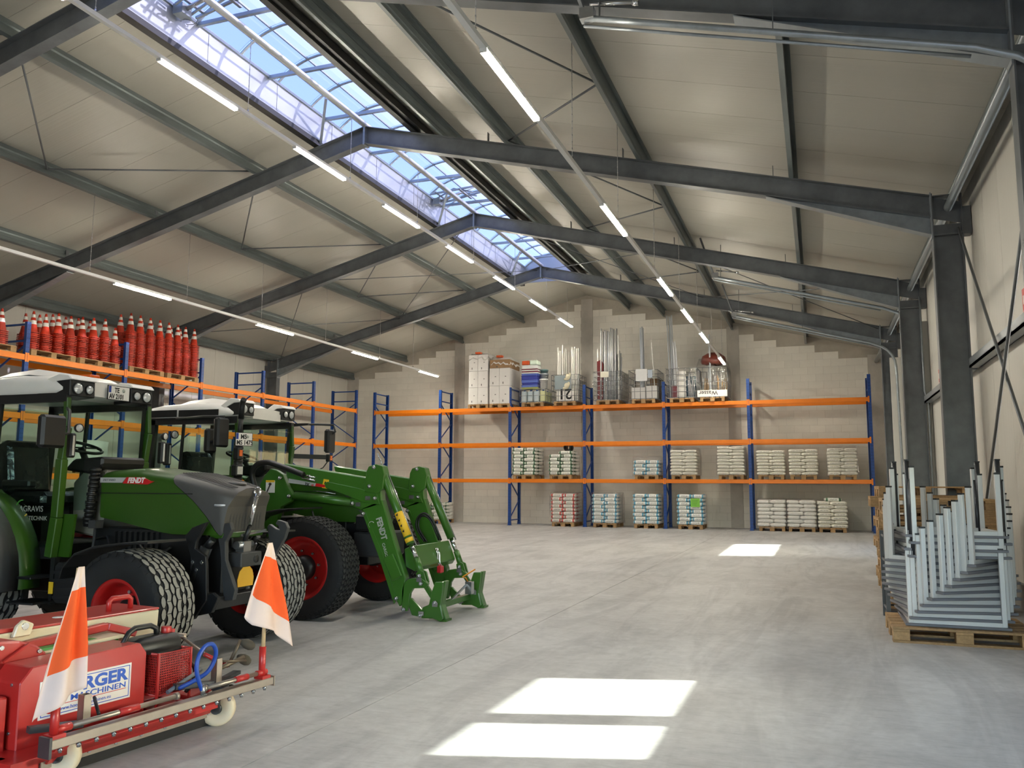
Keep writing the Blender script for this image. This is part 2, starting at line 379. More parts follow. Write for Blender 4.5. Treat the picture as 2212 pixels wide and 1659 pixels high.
# ------------------------------------------------------------------ steel frames
FY = [8.13, 13.65, 19.16, 24.68]
CI, CO = 9.75, 10.16        # column: inner and outer flange, measured from the ridge line
def steel_frame(Y, label):
    t = thing('portal_frame', label, 'steel frame', (RX, Y, 0), 0, 'portal frames across the hall')
    h = .33; fw = .09
    for s in (-1, 1):
        r = MB(); z = lambda d: raftz(RX+d)
        r.plate([(s*.02, z(.02)), (s*CO, z(CO)), (s*CO, z(CO)-h), (s*.02, z(.02)-h)], -.005, .005)
        for dz in (0, -h):
            r.plate([(s*.02, z(.02)+dz), (s*CI, z(CI)+dz), (s*CI, z(CI)+dz+.014), (s*.02, z(.02)+dz+.014)], -fw, fw)
        r.build('rafter', GALV, t)
        c = MB(); zt = z(CI)+.0
        c.box(min(s*CI, s*CO), max(s*CI, s*CO), -.004, .004, 0, z(CO)-h)
        for xx, zz in ((s*CI, zt+.03), (s*(CO-.016), z(CO)+.1)): c.box(min(xx, xx+s*.016), max(xx, xx+s*.016), -.1, .1, 0, zz)
        c.box(min(s*CI, s*CO), max(s*CI, s*CO), -.1, .1, z(CI)-.62, z(CI)-.605)
        c.box(min(s*CI, s*CO), max(s*CI, s*CO), -.09, .09, z(CI)-.015, z(CI))
        c.build('column', GALV, t)
        MB().box(min(s*(CI-.1), s*(CO+.08)), max(s*(CI-.1), s*(CO+.08)), -.16, .16, 0, .02).build('foot_plate', GALV, t)
        d0, d1 = 7.38, CI-.016
        q = MB(); q.plate([(s*d0, z(d0)-h), (s*d1, z(d1)-h), (s*d1, z(d1)-h-.26)], -.005, .005)
        q.plate([(s*d0, z(d0)-h-.008), (s*d1, z(d1)-h-.26), (s*d1, z(d1)-h-.275), (s*d0, z(d0)-h-.02)], -fw, fw)
        q.build('haunch', GALVL, t)
        MB().box(min(s*(CI-.016), s*CI), max(s*(CI-.016), s*CI), -.1, .1, z(CI)-h-.32, z(CI)+.05).build('end_plate', GALVL, t)
        MB().box(min(s*CO, s*(CO+.11)), max(s*CO, s*(CO+.11)), -.09, .09, z(CO)-.52, z(CO)-.1).build('eaves_bracket', GALV, t)
    MB().box(-.02, .02, -.1, .1, raftz(RX)-h-.03, raftz(RX)+.07).build('apex_plate', GALVL, t)
    for s in (-1, 1):
        for d in (2.55, 5.05, 7.5):
            MB().box(s*d-.005, s*d+.005, -.04, .04, raftz(RX+d)+.01, raftz(RX+d)+.2).build('cleat', GALV, t)
    return t
for Y, l in zip(FY, ('grey steel portal frame at the top edge, cut off by the frame', 'grey steel portal frame over the two tractors', 'grey steel portal frame in the middle of the hall', 'grey steel portal frame nearest the block gable wall')):
    o = steel_frame(Y, l); o['kind'] = 'thing'
# purlins
PURL = mat('galvanised purlin', (116, 125, 126), .4, .45, .22, 4, rvar=.1, stretch=(1, .2, 1))
w, h, k = .07, .27, .006
SIG = [(0, 0), (0, .08), (.02, .10), (.02, .17), (0, .19), (0, h), (w, h), (w, h-.02), (w-k, h-.02), (w-k, h-k), (k, h-k), (k, .19), (.02+k, .17), (.02+k, .10), (k, .08), (k, k), (w-k, k), (w-k, .02), (w, .02), (w, 0)]
def purlin(d, lab, y0=2.7, y1=YB):
    s = 1 if d > 0 else -1
    m = MB(); z = raftz(RX+d)+.008
    m.prof([(x*s, zz+abs(x)*0) for x, zz in SIG], (0, y0, 0), (0, y1, 0))
    o = m.build('purlin', PURL); o.location = (RX+d, 0, z); o.rotation_euler = (0, s*math.atan(SL), 0); tag(o, lab, 'purlin', 'roof purlins')
for i, d in enumerate((-2.45, -5.0, -7.48, -9.92)):
    purlin(d, 'grey steel purlin on the left roof slope, %s' % ('next to the skylight', 'second out from the skylight', 'third out from the skylight', 'lowest one along the left eaves')[i])
for i, d in enumerate((1.62, 2.9, 5.3, 7.74, 10.0)):
    purlin(d, 'grey steel purlin on the right roof slope, %s' % ('along the black skylight edge', 'next out from the skylight edge', 'middle one of five', 'fourth one down from the skylight', 'lowest one along the right eaves')[i])
o = MB().cyl((RX, 2.7, raftz(RX)+.05), (RX, 24.7, raftz(RX)+.05), .055, 14).build('ridge_tube', mat('pale steel tube', (205, 208, 212), .35, .5, .04, 3)); tag(o, 'pale round steel tube running along the ridge beneath the skylight', 'tube')
o = MB().cyl((1.98, 2.7, 5.60), (1.98, YB, 5.60), .06, 12).build('eaves_tube', GALVL); tag(o, 'bright round strut along the right eaves between the columns', 'tube')
o = MB().box(2.13, 2.26, 8.2, 13.6, 3.16, 3.20).box(2.13, 2.14, 8.2, 13.6, 3.16, 3.30).box(2.25, 2.26, 8.2, 13.6, 3.16, 3.3).build('side_rail', GALVL); tag(o, 'horizontal steel rail on the right wall behind the crossed rods', 'rail')
o = MB().box(2.13, 2.26, 13.75, 19.1, 3.16, 3.20).box(2.13, 2.14, 13.75, 19.1, 3.16, 3.30).build('side_rail', GALVL); tag(o, 'horizontal steel rail on the right wall seen between two columns', 'rail')
# wall cross bracing and roof rods
def rod(p, q, lab, r=.011, grp='thin bracing rods'):
    o = MB().cyl(p, q, r, 8).build('bracing_rod', GALV); tag(o, lab, 'rod', grp)
rod((2.09, 13.55, 5.25), (2.09, 8.25, .1), 'wall bracing rod falling towards the camera on the right wall', .02)
rod((2.04, 8.25, 5.25), (2.04, 13.55, .1), 'wall bracing rod rising towards the camera on the right wall', .02)
def rz(d, dz=-.06): return raftz(RX+d)+dz
for i, (Y0, Y1) in enumerate(zip([2.61]+FY, FY)):
    ym = (Y0+Y1)/2; bay = ('first bay nearest the camera', 'bay over the tractors', 'second bay from the camera', 'bay before the last frame')[i]
    for s, d1, d2, sd in ((-1, 2.5, 5.0, 'left'), (1, 2.95, 5.3, 'right')):
        for a, e in ((Y0, 'near'), (Y1, 'far')):
            rod((RX+s*d1, a, rz(d1, .1)), (RX+s*d2, ym, rz(d2, .1)), 'slanting tie on the %s roof slope, %s arm, %s' % (sd, e, bay), .016, 'slanting purlin ties')
Y0, Y1 = FY[2], FY[3]
for s, sd in ((-1, 'left'), (1, 'right')):
    for (a, b), nm in (((.15, 5.0), 'upper'), ((5.0, 9.7), 'lower')):
        rod((RX+s*a, Y0, rz(a)), (RX+s*b, Y1, rz(b)), '%s roof cross rod on the %s slope, falling towards the gable' % (nm, sd))
        rod((RX+s*a, Y1, rz(a)), (RX+s*b, Y0, rz(b)), '%s roof cross rod on the %s slope, falling towards the camera' % (nm, sd))

# ------------------------------------------------------------------ skylight
OPAL = sheet('opal skylight sheet', (104, 104, 122), .6, .4, .0, .1)
CURB = mat('bright sheet metal', (166, 170, 176), .38, .6, .05, 1.2, rvar=.12)
ALU = mat('grey aluminium bar', (150, 160, 172), .4, .5, .04, 5)
SEAL = mat('black seal strip', (18, 18, 19), .5, 0, .05)
sk = thing('skylight', 'long barrel vault ridge skylight with opal sheets and metal curbs', 'skylight', (RX, 0, 8.68))
RISE, HW = .40, 1.0
RR = (HW*HW+RISE*RISE)/(2*RISE); A0 = math.asin(HW/RR)
def vault(t, dr=0):
    a = -A0+2*A0*t; return ((RR+dr)*sin(a), (RR+dr)*cos(a)-(RR-RISE))
for s, nm in ((-1, 'left'), (1, 'right')):
    y = SKY0
    while y < SKY1-.1:
        y1 = min(y+1.84, SKY1); c = MB().box(min(s*HW, s*(HW+.012)), max(s*HW, s*(HW+.012)), y+.002, y1-.002, -.52, .0)
        c.box(min(s*(HW-.008), s*HW), max(s*(HW-.008), s*HW), y1-.05, y1-.002, -.5, -.02)
        c.build('curb_sheet', CURB, sk); y = y1
    MB().box(min(s*HW, s*(HW+.14)), max(s*HW, s*(HW+.11)), SKY0, SKY1, -.62, -.52).build('edge_seal', SEAL, sk)
    MB().box(min(s*(HW+.12), s*(HW+.2)), max(s*(HW+.12), s*(HW+.2)), SKY0, SKY1, -.58, -.44).build('edge_trim', SEAL, sk)
    MB().box(s*HW-.03, s*HW+.03, SKY0, SKY1, -.01, .04).build('curb_rail', ALU, sk)
ribs = [SKY1-.02-1.06*i for i in range(22)]
rp_ = MB()
pts = [vault(i/14) for i in range(15)]; po = [vault(i/14, .05) for i in range(15)]
rp_.add([(x, -.025, z) for x, z in pts]+[(x, .025, z) for x, z in pts]+[(x, .025, z) for x, z in po]+[(x, -.025, z) for x, z in po],
        [(a*15+i, a*15+i+1, ((a+1) % 4)*15+i+1, ((a+1) % 4)*15+i) for a in range(4) for i in range(14)])
rmesh = rp_.mesh('arch_rib', ALU)
for y in ribs: link('arch_rib', rmesh, sk, (0, y, 0))
for i in range(7):
    x, z = vault(i/6, .02)
    if 0 < i < 6: MB().box(x-.014, x+.014, SKY0, SKY1, z-.02, z+.015).build('long_bar', ALU, sk)
for i in range(6):
    pmz = MB()
    q = [vault(i/6+j/18, .03) for j in range(4)]
    pmz.grid([[(x, y, z) for x, z in q] for y in (-1.03, -.03)], smooth=False); me = pmz.mesh('opal_pane', OPAL, fix=False)
    for y in ribs[:-1]: link('pane', me, sk, (0, y, 0))
MB().plate([(-HW, -.52), (HW, -.52), (HW, 0)]+[vault(1-i/12) for i in range(13)]+[(-HW, 0)], SKY1, SKY1+.02).build('end_sheet', CURB, sk)
MB().plate([(-HW, -.52), (HW, -.52), (HW, 0)]+[vault(1-i/12) for i in range(13)]+[(-HW, 0)], SKY0-.02, SKY0).build('end_sheet', CURB, sk)
y = 10.06-1.84*3
while y < SKY1: MB().box(-HW, HW, y-.03, y+.03, -.03, .03).build('cross_tie', ALU, sk); y += 1.84
for Y in FY[1:]:
    MB().bar((-1.0, Y-.05, -.55), (-.45, Y-.75, -.02), .05, .05).build('strut', ALU, sk)
def vent(Y, lab):
    t = thing('vent_opener', lab, 'vent opener', (RX-.45, Y, 8.72)); a = MB()
    for dy in (-.35, .35): a.bar((-.45, dy, -.03), (.75, dy*.6, .1), .04, .04)
    for dx in (-.3, 0, .35): a.bar((dx, -.4, .0), (dx, .4, .02), .05, .03)
    a.build('frame', GALVL, t)
    b = MB()
    for dy in (-.16, .16): b.bar((-.4, dy, -.1), (.1, dy, .12), .03, .03).bar((.1, dy, .12), (.6, dy, -.02), .03, .03)
    b.build('scissor_arm', GALVL, t)
    MB().cyl((-.42, 0, -.12), (.25, 0, .06), .035, 12).build('cylinder', ZINC, t); MB().cyl((.25, 0, .06), (.6, 0, .15), .014, 8).build('piston', CHROME, t)
    MB().box(-.5, -.32, -.1, .1, -.2, -.04).build('bracket', GALVL, t)
    MB().tube([(-.45+.12*cos(a_*.6), .2+.12*sin(a_*.6), -.12-.01*a_) for a_ in range(12)], .006, 6).build('air_line', GALV, t)
vent(9.55, 'bright steel vent opener in the skylight by the picture top'); vent(18.75, 'bright steel vent opener in the skylight between the second and third frames')

# ------------------------------------------------------------------ light lines
LAMP = emit('lit tube', (251, 243, 224), 146); RAILM = mat('white rail', (226, 226, 224), .4, 0, .02, 3)
CHAIN = mat('thin chain', (190, 190, 188), .4, .6, .05)
def light_line(x, z, lamps, y0, label, hang):
    t = thing('light_track', label, 'light', (x, 0, z), 0, 'suspended light tracks')
    MB().box(-.03, .03, y0, 28.4, 0, .055).build('rail', RAILM, t)
    for a in lamps:
        MB().box(-.032, .032, a, a+1.56, -.035, 0).build('lamp', LAMP, t)
        for e in (a-.02, a+1.56): MB().box(-.033, .033, e, e+.02, -.036, .0).build('lamp_cap', RAILM, t)
    for y, zt in hang:
        m = MB(); m.cyl((0, y, .055), (0, y, zt-z), .005, 6); n = int((zt-z-.1)/.09)
        for i in range(n): m.sph((0, y, .12+i*.09), .009, 6, (1, 1, 1.8))
        m.build('chain', CHAIN, t); MB().cyl((0, y, .05), (0, y, .10), .012, 8).build('hanger', ZINC, t)
    MB().cyl((.0, 26.5, -.03), (0, 26.5, 0), .05, 14).build('sensor', RAILM, t)
light_line(RX, 7.03, [5.2, 8.26, 11.34, 14.4, 17.45, 20.53, 23.55, 26.6], 2.8, 'white light track hung below the skylight ridge tube', [(y, 8.3) for y in (7.2, 10.1, 13.1, 15.9, 19.1, 22.2, 25.2, 27.6)])
light_line(-2.77, 5.46, [6.8, 11.36, 15.9, 18.95, 22.1, 26.6], 2.8, 'white light track hanging on the right ending above the shelf cages', [(y, roofz(-2.77)) for y in (6.6, 9.8, 12.4, 15.5, 18.6, 21.6, 24.7, 27.5)])
light_line(-13.24, 5.47, [8.2, 12.82, 17.42, 22.08, 26.67], 2.8, 'white light track hanging on the left above the traffic cones', [(y, roofz(-13.24)) for y in (9.2, 12.2, 14.9, 17.6, 20.6, 23.8, 26.2)])

# ------------------------------------------------------------------ door tracks under the right slope
def door_track(Y, lab, x0=-2.1):
    t = thing('door_track', lab, 'door track', (0, Y, 0), 0, 'tracks of the sectional doors')
    n = [(x0+(1.45-x0)*i/6, 0, 6.27+(5.3-6.27)*i/6) for i in range(7)]
    n += [(1.45+.62*sin(RD(a)), 0, 5.3-.05-.62*(1-cos(RD(a)))-.0) for a in range(15, 91, 15)]+[(2.08, 0, 4.4), (2.1, 0, 2.2), (2.1, 0, .05)]
    MB().tube(n, .034, 8).build('track', GALVL, t)
    MB().tube([(p[0]-.03, .07, p[2]-.045) for p in n[:7]], .018, 8).build('lower_track', GALVL, t)
    for d in (x0+.15, -.25): MB().bar((d, 0, 6.28-(d-x0)*.275), (d+.02, -.02, roofz(d)-.02), .05, .008).build('hanger', GALV, t)
    e = MB().box(x0-.05, x0+.1, -.06, .06, 6.24, 6.36); e.cyl((x0+.05, 0, 6.42), (x0+.5, 0, 6.34), .018, 10).cyl((x0+.5, 0, 6.34), (x0+.56, 0, 6.33), .03, 10); e.build('spring_buffer', ZINC, t)
    MB().bar((x0, 0, 6.3), (x0-.25, -.4, roofz(x0-.25)-.02), .04, .02).build('stay', GALV, t)
door_track(7.95, 'galvanised door track crossing the upper right corner under the roof')
door_track(19.5, 'galvanised door track just behind the middle portal frame')
door_track(24.25, 'galvanised door track beside the last portal frame')
m = MB().tube([(2.2, 19.05, .1), (2.2, 19.05, 3.2), (2.14, 19.05, 3.4), (2.14, 19.05, 5.4)], .02, 8); o = m.build('cable_conduit', GALVL); tag(o, 'grey cable conduit up the right wall beside the middle column', 'conduit')
# fire signs
SIGNR = mat('sign red', (196, 34, 30), .4, 0, 0)
def fire_sign(p, lab):
    t = thing('fire_sign', lab, 'sign', p)
    MB().box(-.006, .006, -.1, .1, -.2, .2).build('plate', SIGNR, t)
    MB().box(-.010, -.006, .01, .05, .02, .12).box(-.010, -.006, -.05, -.01, .06, .09).box(-.010, -.006, -.06, .05, -.14, -.11).box(-.010, -.006, -.06, .05, -.07, -.05).build('symbol', WHITEP, t)
fire_sign((2.26, 10.62, 3.47), 'red fire safety sign on the right wall cut by the picture edge')
fire_sign((2.26, 17.68, 3.48), 'red fire safety sign half hidden behind the big near column')
# ------------------------------------------------------------------ pallet racks
BH2 = .065
LV = [1.589, 2.895, 4.187]
PC = [(-.05, 0), (.05, 0), (.05, .075), (.03, .075), (.03, .066), (.042, .06), (.042, .008), (-.042, .008), (-.042, .06), (-.03, .066), (-.03, .075), (-.05, .075)]
HOLE = mat('dark slot', (10, 22, 48), .8, 0, 0)
def post_mesh(h):
    m = MB(); m.add([(x, y, 0) for x, y in PC]+[(x, y, h) for x, y in PC], [(i, (i+1) % 12, 12+(i+1) % 12, 12+i) for i in range(12)]+[list(range(11, -1, -1)), list(range(12, 24))])
    m.cur = 1
    z = .1
    while z < h-.05:
        for x in (-.022, .022): m.add([(x-.006, -.0008, z), (x+.006, -.0008, z), (x+.006, -.0008, z+.022), (x-.006, -.0008, z+.022)], [(0, 1, 2, 3)])
        z += .1
    return m.mesh('post', [BLUE, HOLE], fix=False)
def rack(name, label, loc, rz, posts, levels, h=4.98, dep=1.1):
    t = thing(name, label, 'pallet rack', loc, rz)
    pm = post_mesh(h)
    hz = MB().box(-.02, .02, .04, dep-.04, -.02, .02).mesh('brace_bar', BLUE)
    fp = MB().box(-.08, .08, -.03, .1, 0, .008).box(-.055, .055, -.006, .08, 0, .1).mesh('foot', BLUE)
    dg = {}
    for sgn in (1, -1):
        m = MB(); m.bar((0, .06, 0), (0, dep-.06, sgn*.62), .035, .03); dg[sgn] = m.mesh('brace_diagonal', BLUE)
    for x in posts:
        f = bpy.data.objects.new('upright_frame', None); COL.objects.link(f); f.parent = t; f.location = (x, 0, 0); f.empty_display_size = .1
        link('post', pm, f); b = link('post', pm, f, (0, dep, 0)); b.rotation_euler = (0, 0, pi)
        link('foot', fp, f); b = link('foot', fp, f, (0, dep, 0)); b.rotation_euler = (0, 0, pi)
        for z in (.18, h-.42, h-.05): link('brace', hz, f, (0, 0, z))
        z = .25; s = 1
        while z < h-.9:
            link('brace', dg[s], f, (0, 0, z if s > 0 else z+.62)); z += .72; s = -s
    for i, (a, b) in enumerate(zip(posts, posts[1:])):
        w = b-a-.1
        bm = MB().box(0, w, 0, .045, -BH2, BH2).box(0, w, .045, .05, -BH2+.03, BH2-.02).mesh('beam', ORANGE, bev=.006)
        cn = MB().box(0, .045, -.006, 0, -.1, .1).box(0, .004, -.006, .05, -.1, .1).mesh('beam_connector', ORANGE)
        bl = MB().cyl((.022, -.012, .06), (.022, -.006, .06), .008, 8).cyl((.022, -.012, -.06), (.022, -.006, -.06), .008, 8).mesh('pin', ZINC)
        for z in levels:
            for y, back in ((0, 0), (dep-.05, 1)):
                o = link('beam', bm, t, (a+.05, y, z))
                if not back:
                    link('beam_connector', cn, o, (-.045+.0, 0, 0)); c = link('beam_connector', cn, o, (w, 0, 0))
    return t
BX = [-16.07+2.8*i for i in range(6)]+[-16.07+14+3.7]; BY = 28.553
rack('pallet_rack', 'blue and orange pallet rack along the block gable wall', (0, BY, 0), 0, BX, LV)
LY = [10.67, 13.5, 16.33, 19.12, 21.94, 24.78, 27.65]; LX = -16.3
rack('pallet_rack', 'blue and orange pallet rack along the left wall behind the tractors', (LX, 0, 0), pi/2, LY, LV)

# ------------------------------------------------------------------ pallets
def pallet_proto():
    t = thing('pallet', 'wooden pallet', 'pallet', (0, 0, 0))
    bd = {w: MB().box(-w/2, w/2, -.6, .6, 0, .021).mesh('board', WOOD, bev=.002) for w in (.145, .1)}
    for x, w in ((-.327, .145), (-.165, .1), (0, .145), (.165, .1), (.327, .145)): link('deck_board', bd[w], t, (x, 0, .123))
    sm = MB().box(-.4, .4, -.072, .072, 0, .021).mesh('stringer', WOOD)
    for y in (-.527, 0, .527): link('stringer', sm, t, (0, y, .101))
    for x, w in ((-.35, .1), (0, .145), (.35, .1)):
        km = MB().box(-w/2, w/2, -.072, .072, 0, .078).mesh('spacer_block', WOOD, bev=.003)
        for y in (-.527, 0, .527): link('spacer_block', km, t, (x, y, .022))
        rm = MB().box(-w/2, w/2, -.6, .6, 0, .021).mesh('runner', WOOD); link('runner', rm, t, (x, 0, 0))
    return t
PAL = pallet_proto(); pal_used = []
def pallet(x, y, z, label, rz=0, group=None):
    if not pal_used:
        PAL.location = (x, y, z); PAL.rotation_euler = (0, 0, rz); PAL['label'] = label; o = PAL
        if group: o['group'] = group
    else:
        o = dup(PAL, (x, y, z), rz, label, group)
    pal_used.append(o); return o

# ------------------------------------------------------------------ sacks
def sack_material(name, base, band, ink=(40, 42, 44), rough=.45, plain=False):
    m = bpy.data.materials.new(name); m.use_nodes = True; nt = m.node_tree; L = nt.links.new; b = nt.nodes['Principled BSDF']; b.inputs['Roughness'].default_value = rough
    tc = nd(nt, 'ShaderNodeTexCoord'); sp = nd(nt, 'ShaderNodeSeparateXYZ'); L(tc.outputs['Generated'], sp.inputs[0])
    oi = nd(nt, 'ShaderNodeObjectInfo')
    def mt(op, a, c=None):
        n = nd(nt, 'ShaderNodeMath', operation=op)
        for i, v in enumerate((a, c)):
            if v is None: continue
            if isinstance(v, (int, float)): n.inputs[i].default_value = v
            else: L(v, n.inputs[i])
        return n.outputs[0]
    dx = mt('ABSOLUTE', mt('SUBTRACT', sp.outputs[0], .5))
    fac = mt('MULTIPLY', mt('GREATER_THAN', dx, .33), mt('LESS_THAN', dx, .45))
    mp = nd(nt, 'ShaderNodeMapping', Scale=(26, 1, 7 if not plain else 4)); L(tc.outputs['Generated'], mp.inputs[0])
    no = nd(nt, 'ShaderNodeTexNoise', Scale=1.0, Detail=2.0); no.noise_dimensions = '4D'; L(mp.outputs[0], no.inputs['Vector'])
    L(mt('MULTIPLY', mt('GREATER_THAN', oi.outputs['Random'], .5), 7.0), no.inputs['W'])
    z = sp.outputs[2]
    if plain: zone = mt('MULTIPLY', mt('GREATER_THAN', z, .44), mt('LESS_THAN', z, .60)); thr = .46
    else: zone = mt('MULTIPLY', mt('GREATER_THAN', z, .36), mt('LESS_THAN', z, .70)); thr = .52
    prn = mt('MULTIPLY', mt('MULTIPLY', zone, mt('LESS_THAN', dx, .22 if not plain else .34)), mt('GREATER_THAN', no.outputs['Fac'], thr))
    m1 = nd(nt, 'ShaderNodeMixRGB'); m1.inputs[1].default_value = lin(base); m1.inputs[2].default_value = lin(band); L(fac, m1.inputs[0])
    m2 = nd(nt, 'ShaderNodeMixRGB'); L(m1.outputs[0], m2.inputs[1]); m2.inputs[2].default_value = lin(ink); L(mt('MULTIPLY', prn, .8), m2.inputs[0])
    L(m2.outputs[0], b.inputs['Base Color'])
    n2 = nd(nt, 'ShaderNodeTexNoise', Scale=14.0, Detail=3.0); L(tc.outputs['Object'], n2.inputs['Vector'])
    bp = nd(nt, 'ShaderNodeBump', Strength=.5, Distance=.02); L(n2.outputs['Fac'], bp.inputs['Height']); L(bp.outputs[0], b.inputs['Normal'])
    return m
SACKM = dict(red=sack_material('red end sack', (226, 222, 214), (196, 66, 58)), blue=sack_material('blue end sack', (226, 226, 222), (92, 160, 190)),
             green=sack_material('green end sack', (228, 228, 220), (78, 112, 84)), plain=sack_material('plain sack', (226, 222, 210), (226, 222, 210), plain=True),
             film=sack_material('film wrapped sack', (226, 222, 216), (226, 222, 216), rough=.2, plain=True, ink=(196, 192, 186)))
def sack_mesh(w, d, h, mt_):
    rows = []; nu, nv = 9, 12
    for i in range(nu+1):
        t = -1+2*i/nu; e = (1-abs(t)**7)**.5 if abs(t) < 1 else 0; e = max(e, .12)
        ring = []
        for j in range(nv):
            a = 2*pi*j/nv; c, s_ = cos(a), sin(a); f = lambda v, p: math.copysign(abs(v)**p, v)
            ring.append((t*w/2, f(c, .45)*d/2*(.8+.2*e), f(s_, .6)*h/2*(.55+.45*e)))
        rows.append(ring)
    m = MB(); m.grid(rows, True, True); m.f += [list(range(nv-1, -1, -1)), [nu*nv+k for k in range(nv)]]; m.mi += [0, 0]; m.sm += [False, False]
    return m.mesh('sack', mt_)
SK = {}
for k in SACKM: SK[k] = (sack_mesh(.50, .40, .128, SACKM[k]), sack_mesh(.385, .40, .128, SACKM[k]), sack_mesh(.40, .385, .128, SACKM[k]))
def sack_stack(x0, z0, layers, kind, desc, where, side=True, hl=None, yf=28.50, zoff=.144, sag=.01):
    """x0 = left edge of the front; individual sacks in front and along the visible right side, the hidden rest joined"""
    hl = hl or .121; rest = MB(); W = .88; lo = layers if isinstance(layers, tuple) else (layers, layers)
    g = 'sacks on '+where
    for k in range(max(lo)):
        z = z0+zoff+hl*(k+.5); odd = k % 2; jx = rnd(-.012, .012)
        a = (SK[kind][0], .50) if odd else (SK[kind][1], .385)
        b = (SK[kind][1], .385) if odd else (SK[kind][0], .50)
        for (me, w), x, nm, lim in ((a, x0+a[1]/2, 'left', lo[0]), (b, x0+W+.005-b[1]/2, 'right', lo[1])):
            if k >= lim: continue
            o = link('sack', me, None, (x+jx, yf+.2+rnd(-.012, .012), z+rnd(-.003, .003)), rnd(-.02, .02)); o.rotation_euler.y = rnd(-.015, .015); o.scale = (1, 1, hl/.121)
            tag(o, '%s, %s layer up, front %s, %s' % (desc, nth(k+1), nm, where), 'sack', g)
        if side and k < lo[1]:
            o = link('sack', SK[kind][2], None, (x0+W-.2+jx, yf+.62, z), 0); o.scale = (1, 1, hl/.121)
            tag(o, '%s, %s layer up, rear right, %s' % (desc.replace(' with', ''), nth(k+1), where), 'sack', g)
        if k < min(lo):
            for xx, yy in ((x0+.2, yf+.62), (x0+.2, yf+.98), (x0+.64, yf+.98))+(() if side else ((x0+.64, yf+.62),)):
                v = sack_low(.40, .36, hl*1.03); rest.add([(p[0]+xx+jx, p[1]+yy, p[2]+z) for p in v.v], v.f, True)
    o = rest.build('sack_pile', SACKM[kind]); tag(o, 'hidden rear sacks at the back of %s' % where.replace('in ', '').replace('on ', ''), 'sacks', kind='stuff')
def sack_low(w, d, h):
    m = MB(); m.box(-w/2, w/2, -d/2, d/2, -h/2, h/2); return m
def bag_pallet(x0, z0, layers, kind, desc, where, plabel, side=True, **kw):
    pallet(x0+.44, 28.52+.6, z0, plabel); sack_stack(x0, z0, layers, kind, desc, where, side, **kw)
L1 = LV[0]+BH2
bag_pallet(-10.36, L1, 8, 'green', 'white sack with green ends', 'in the taller green stack', 'pallet under the taller stack of green ended sacks', hl=.121)
bag_pallet(-8.98, L1, (6, 7), 'green', 'white sack with green ends', 'in the lower green stack', 'pallet under the lower stack of green ended sacks')
bag_pallet(-5.93, L1, 4, 'blue', 'white sack with blue ends', 'in the low film covered stack', 'pallet under the low film covered stack', hl=.125)
bag_pallet(-4.67, L1, 8, 'plain', 'plain white sack', 'right of the fourth blue upright', 'pallet under plain sacks just right of the fourth blue upright', hl=.105)
bag_pallet(-3.12, L1, 9, 'plain', 'plain white sack', 'left of the fifth blue upright', 'pallet under plain sacks just left of the fifth blue upright', hl=.105, side=False)
bag_pallet(-1.86, L1, 8, 'plain', 'plain white sack', 'first stack of the wide bay shelf', 'pallet under the first sack stack on the wide bay shelf', hl=.1, side=False)
bag_pallet(-.86, L1, 8, 'plain', 'plain white sack', 'second stack of the wide bay shelf', 'pallet under the second sack stack on the wide bay shelf', hl=.103, side=False)
bag_pallet(.31, L1, 8, 'plain', 'plain white sack', 'third stack of the wide bay shelf', 'pallet under the third sack stack on the wide bay shelf', hl=.106, side=False)
bag_pallet(-8.90, 0, 8, 'red', 'white sack with red ends', 'in the red stack', 'pallet on the floor under the red ended sacks', hl=.125)
bag_pallet(-14.0, 0, 5, 'green', 'white sack with green ends', 'on the floor by the loader', 'pallet on the floor behind the loader with green ended sacks', hl=.125)
bag_pallet(-7.40, 0, 8, 'blue', 'white sack with blue ends', 'in the first blue floor stack', 'pallet on the floor under the first stack of blue ended sacks', hl=.125)
bag_pallet(-5.97, 0, 8, 'blue', 'white sack with blue ends', 'in the middle blue floor stack', 'pallet on the floor under the middle stack of blue ended sacks', hl=.126)
bag_pallet(-4.48, 0, 8, 'blue', 'white sack with blue ends', 'under the green note', 'pallet on the floor under the stack with the green note', hl=.126)
bag_pallet(-1.88, 0, 7, 'film', 'shiny wrapped sack', 'first floor stack of the wide bay', 'pallet on the floor under the first film wrapped stack', hl=.122, side=False)
bag_pallet(-.97, 0, 7, 'film', 'shiny wrapped sack', 'second floor stack of the wide bay', 'pallet on the floor under the second film wrapped stack', hl=.122, side=False)
bag_pallet(-.05, 0, 7, 'plain', 'plain white sack', 'last floor stack of the wide bay', 'pallet on the floor under the last sack stack by the corner', hl=.118, side=False)
o = link('sack', SK['green'][0], None, (.42, 28.78, .144+7*.118+.05), .1); tag(o, 'single white sack lying across the top of the last floor stack', 'sack')
o = MB().box(-.15, .15, -.004, .004, -.14, .14).build('note', mat('green card', (128, 196, 74), .7, 0, .03)); o.location = (-3.86, 28.475, .88); tag(o, 'green paper note stuck on the blue ended sacks', 'note')
for i in range(4): MB().box(-.1+.0*i, .1-.02*i, -.006, -.004, .07-.05*i, .08-.05*i).build('print', mat('note print', (60, 100, 40), .7, 0, 0), o)
o = MB().lathe([(.13, -.14), (.14, -.02), (.135, .12), (.11, .12), (.115, -.02), (.105, -.13)], (0, 0, 0), (0, 1, 0), 20, closed=True).build('drum', BLACK); o.location = (-8.3, 28.75, L1+.144+7*.121+.12); o.rotation_euler = (0, 0, -.3); tag(o, 'black open drum lying on the lower green sack stack', 'drum')
FILM = sheet('clear stretch film', (251, 251, 251), .97, .03, .03, .12, .8, 7)
